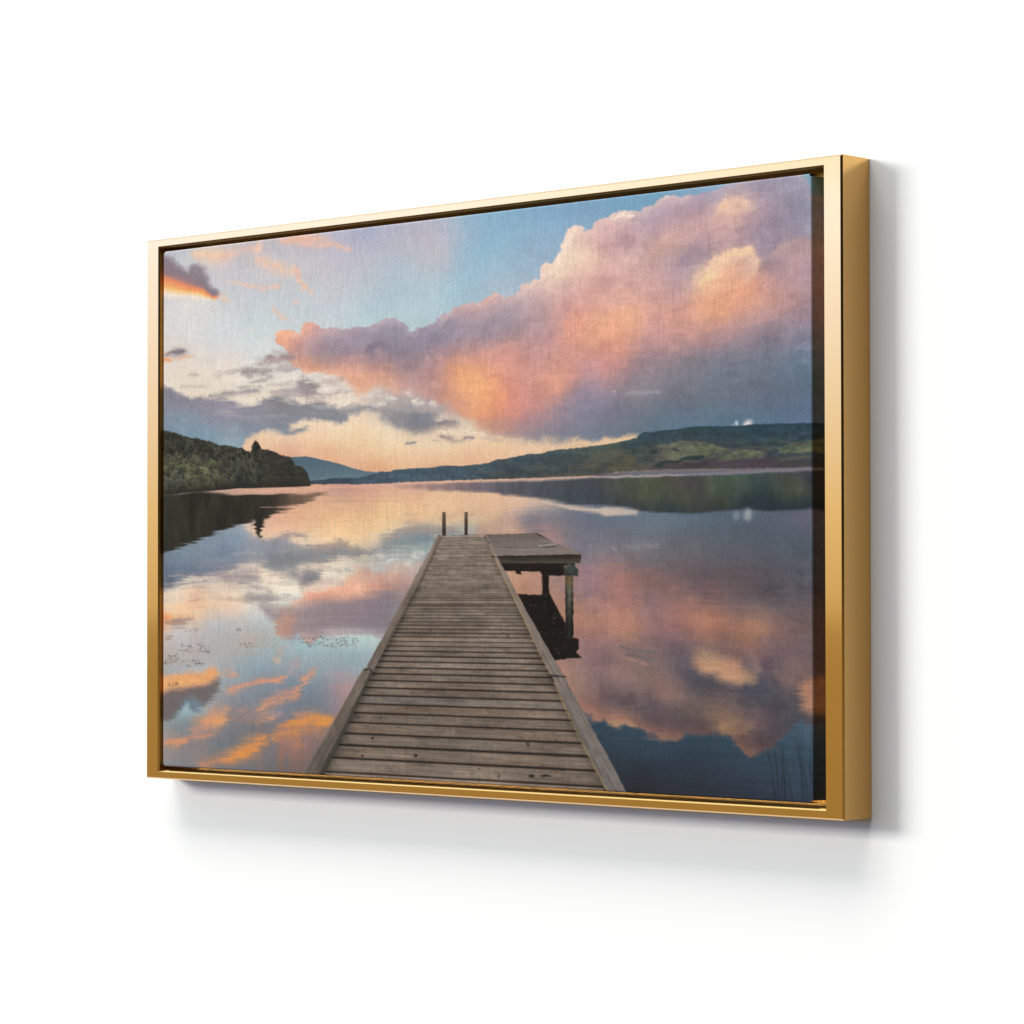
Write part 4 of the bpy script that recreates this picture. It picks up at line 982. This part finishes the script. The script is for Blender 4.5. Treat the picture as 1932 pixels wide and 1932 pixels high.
def ramp(stops):
    r = n.new('ShaderNodeValToRGB'); e = r.color_ramp.elements
    while len(e) > 1: e.remove(e[-1])
    for i, (p, c) in enumerate(stops):
        q = e[0] if i == 0 else e.new((p - Z0) / (Z1 - Z0))
        q.position = (p - Z0) / (Z1 - Z0); q.color = tuple(v / 4 for v in c) + (1,)
    l.new(mr.outputs['Result'], r.inputs['Fac'])
    return r


r_left = ramp(STUDIO)          # bright side of the studio, to the left of the picture
r_right = ramp(ROOM)           # unlit side, behind the camera
dot = n.new('ShaderNodeVectorMath'); dot.operation = 'DOT_PRODUCT'; dot.inputs[1].default_value = (-0.83, -0.56, 0)
l.new(tc.outputs['Generated'], dot.inputs[0])
m2 = n.new('ShaderNodeMapRange'); m2.interpolation_type = 'SMOOTHSTEP'
m2.inputs['From Min'].default_value = -0.1; m2.inputs['From Max'].default_value = 0.75
l.new(dot.outputs['Value'], m2.inputs['Value'])
mix = n.new('ShaderNodeMix'); mix.data_type = 'RGBA'
l.new(m2.outputs['Result'], mix.inputs[0]); l.new(r_right.outputs['Color'], mix.inputs[6]); l.new(r_left.outputs['Color'], mix.inputs[7])
# bright round patch added to the surround, high left, to brighten the frame's bevels
zone = n.new('ShaderNodeVectorMath'); zone.operation = 'DOT_PRODUCT'; zone.inputs[1].default_value = (-0.66, -0.25, 0.708)
l.new(tc.outputs['Generated'], zone.inputs[0])
m3 = n.new('ShaderNodeMapRange'); m3.interpolation_type = 'SMOOTHSTEP'
m3.inputs['From Min'].default_value = 0.86; m3.inputs['From Max'].default_value = 0.93
l.new(zone.outputs['Value'], m3.inputs['Value'])
mixw = n.new('ShaderNodeMix'); mixw.data_type = 'RGBA'
l.new(m3.outputs['Result'], mixw.inputs[0]); l.new(mix.outputs[2], mixw.inputs[6]); mixw.inputs[7].default_value = (0.36, 0.42, 0.42, 1)
l.new(mixw.outputs[2], bg.inputs['Color'])
bg.inputs['Strength'].default_value = 4.0 * WORLD


from mathutils import Vector, Matrix
for nm, (p0, p1, q0, q1), share in LAMPS:
    dist = 40.0
    gp, gq = np.meshgrid(np.linspace(p0, p1, 24), np.linspace(q0, q1, 24))
    gain = (1.0 / (1 + gp ** 2 + gq ** 2) ** 2).mean() / dist ** 2
    d = bpy.data.lights.new(nm, 'AREA'); d.shape = 'RECTANGLE'; d.color = LAMP_TINT
    d.size = (p1 - p0) * dist; d.size_y = (q1 - q0) * dist
    d.energy = share * math.pi ** 2 / 0.86 / gain
    o = bpy.data.objects.new(nm, d); col.objects.link(o)
    o.location = ((p0 + p1) / 2 * dist, -dist, (q0 + q1) / 2 * dist)
    o.rotation_euler = (math.pi / 2, 0, 0)        # shines along +y, straight at the wall

# ---------------------------------------------------------------- camera
cam = bpy.data.cameras.new('camera'); co = bpy.data.objects.new('camera', cam); col.objects.link(co)
cam.lens = 124.18; cam.sensor_width = 36; cam.clip_end = 100
yaw, pitch, roll = -0.828878, 0.0241625, -0.0012237
f = Vector((math.sin(yaw) * math.cos(pitch), math.cos(yaw) * math.cos(pitch), math.sin(pitch)))
r0 = Vector((math.cos(yaw), -math.sin(yaw), 0)); u0 = r0.cross(f)
r = r0 * math.cos(roll) + u0 * math.sin(roll); u = -r0 * math.sin(roll) + u0 * math.cos(roll)
co.matrix_world = Matrix(((r.x, u.x, -f.x, 2.29296), (r.y, u.y, -f.y, -2.06961), (r.z, u.z, -f.z, -0.085426), (0, 0, 0, 1)))
scene.camera = co

scene.render.engine = 'CYCLES'
scene.cycles.use_denoising = True
scene.cycles.max_bounces = 10
scene.cycles.diffuse_bounces = 5
scene.cycles.glossy_bounces = 8
vs_ = scene.view_settings
vs_.view_transform = 'Standard'; vs_.look = 'None'; vs_.exposure = 0; vs_.gamma = 1; vs_.use_curve_mapping = False
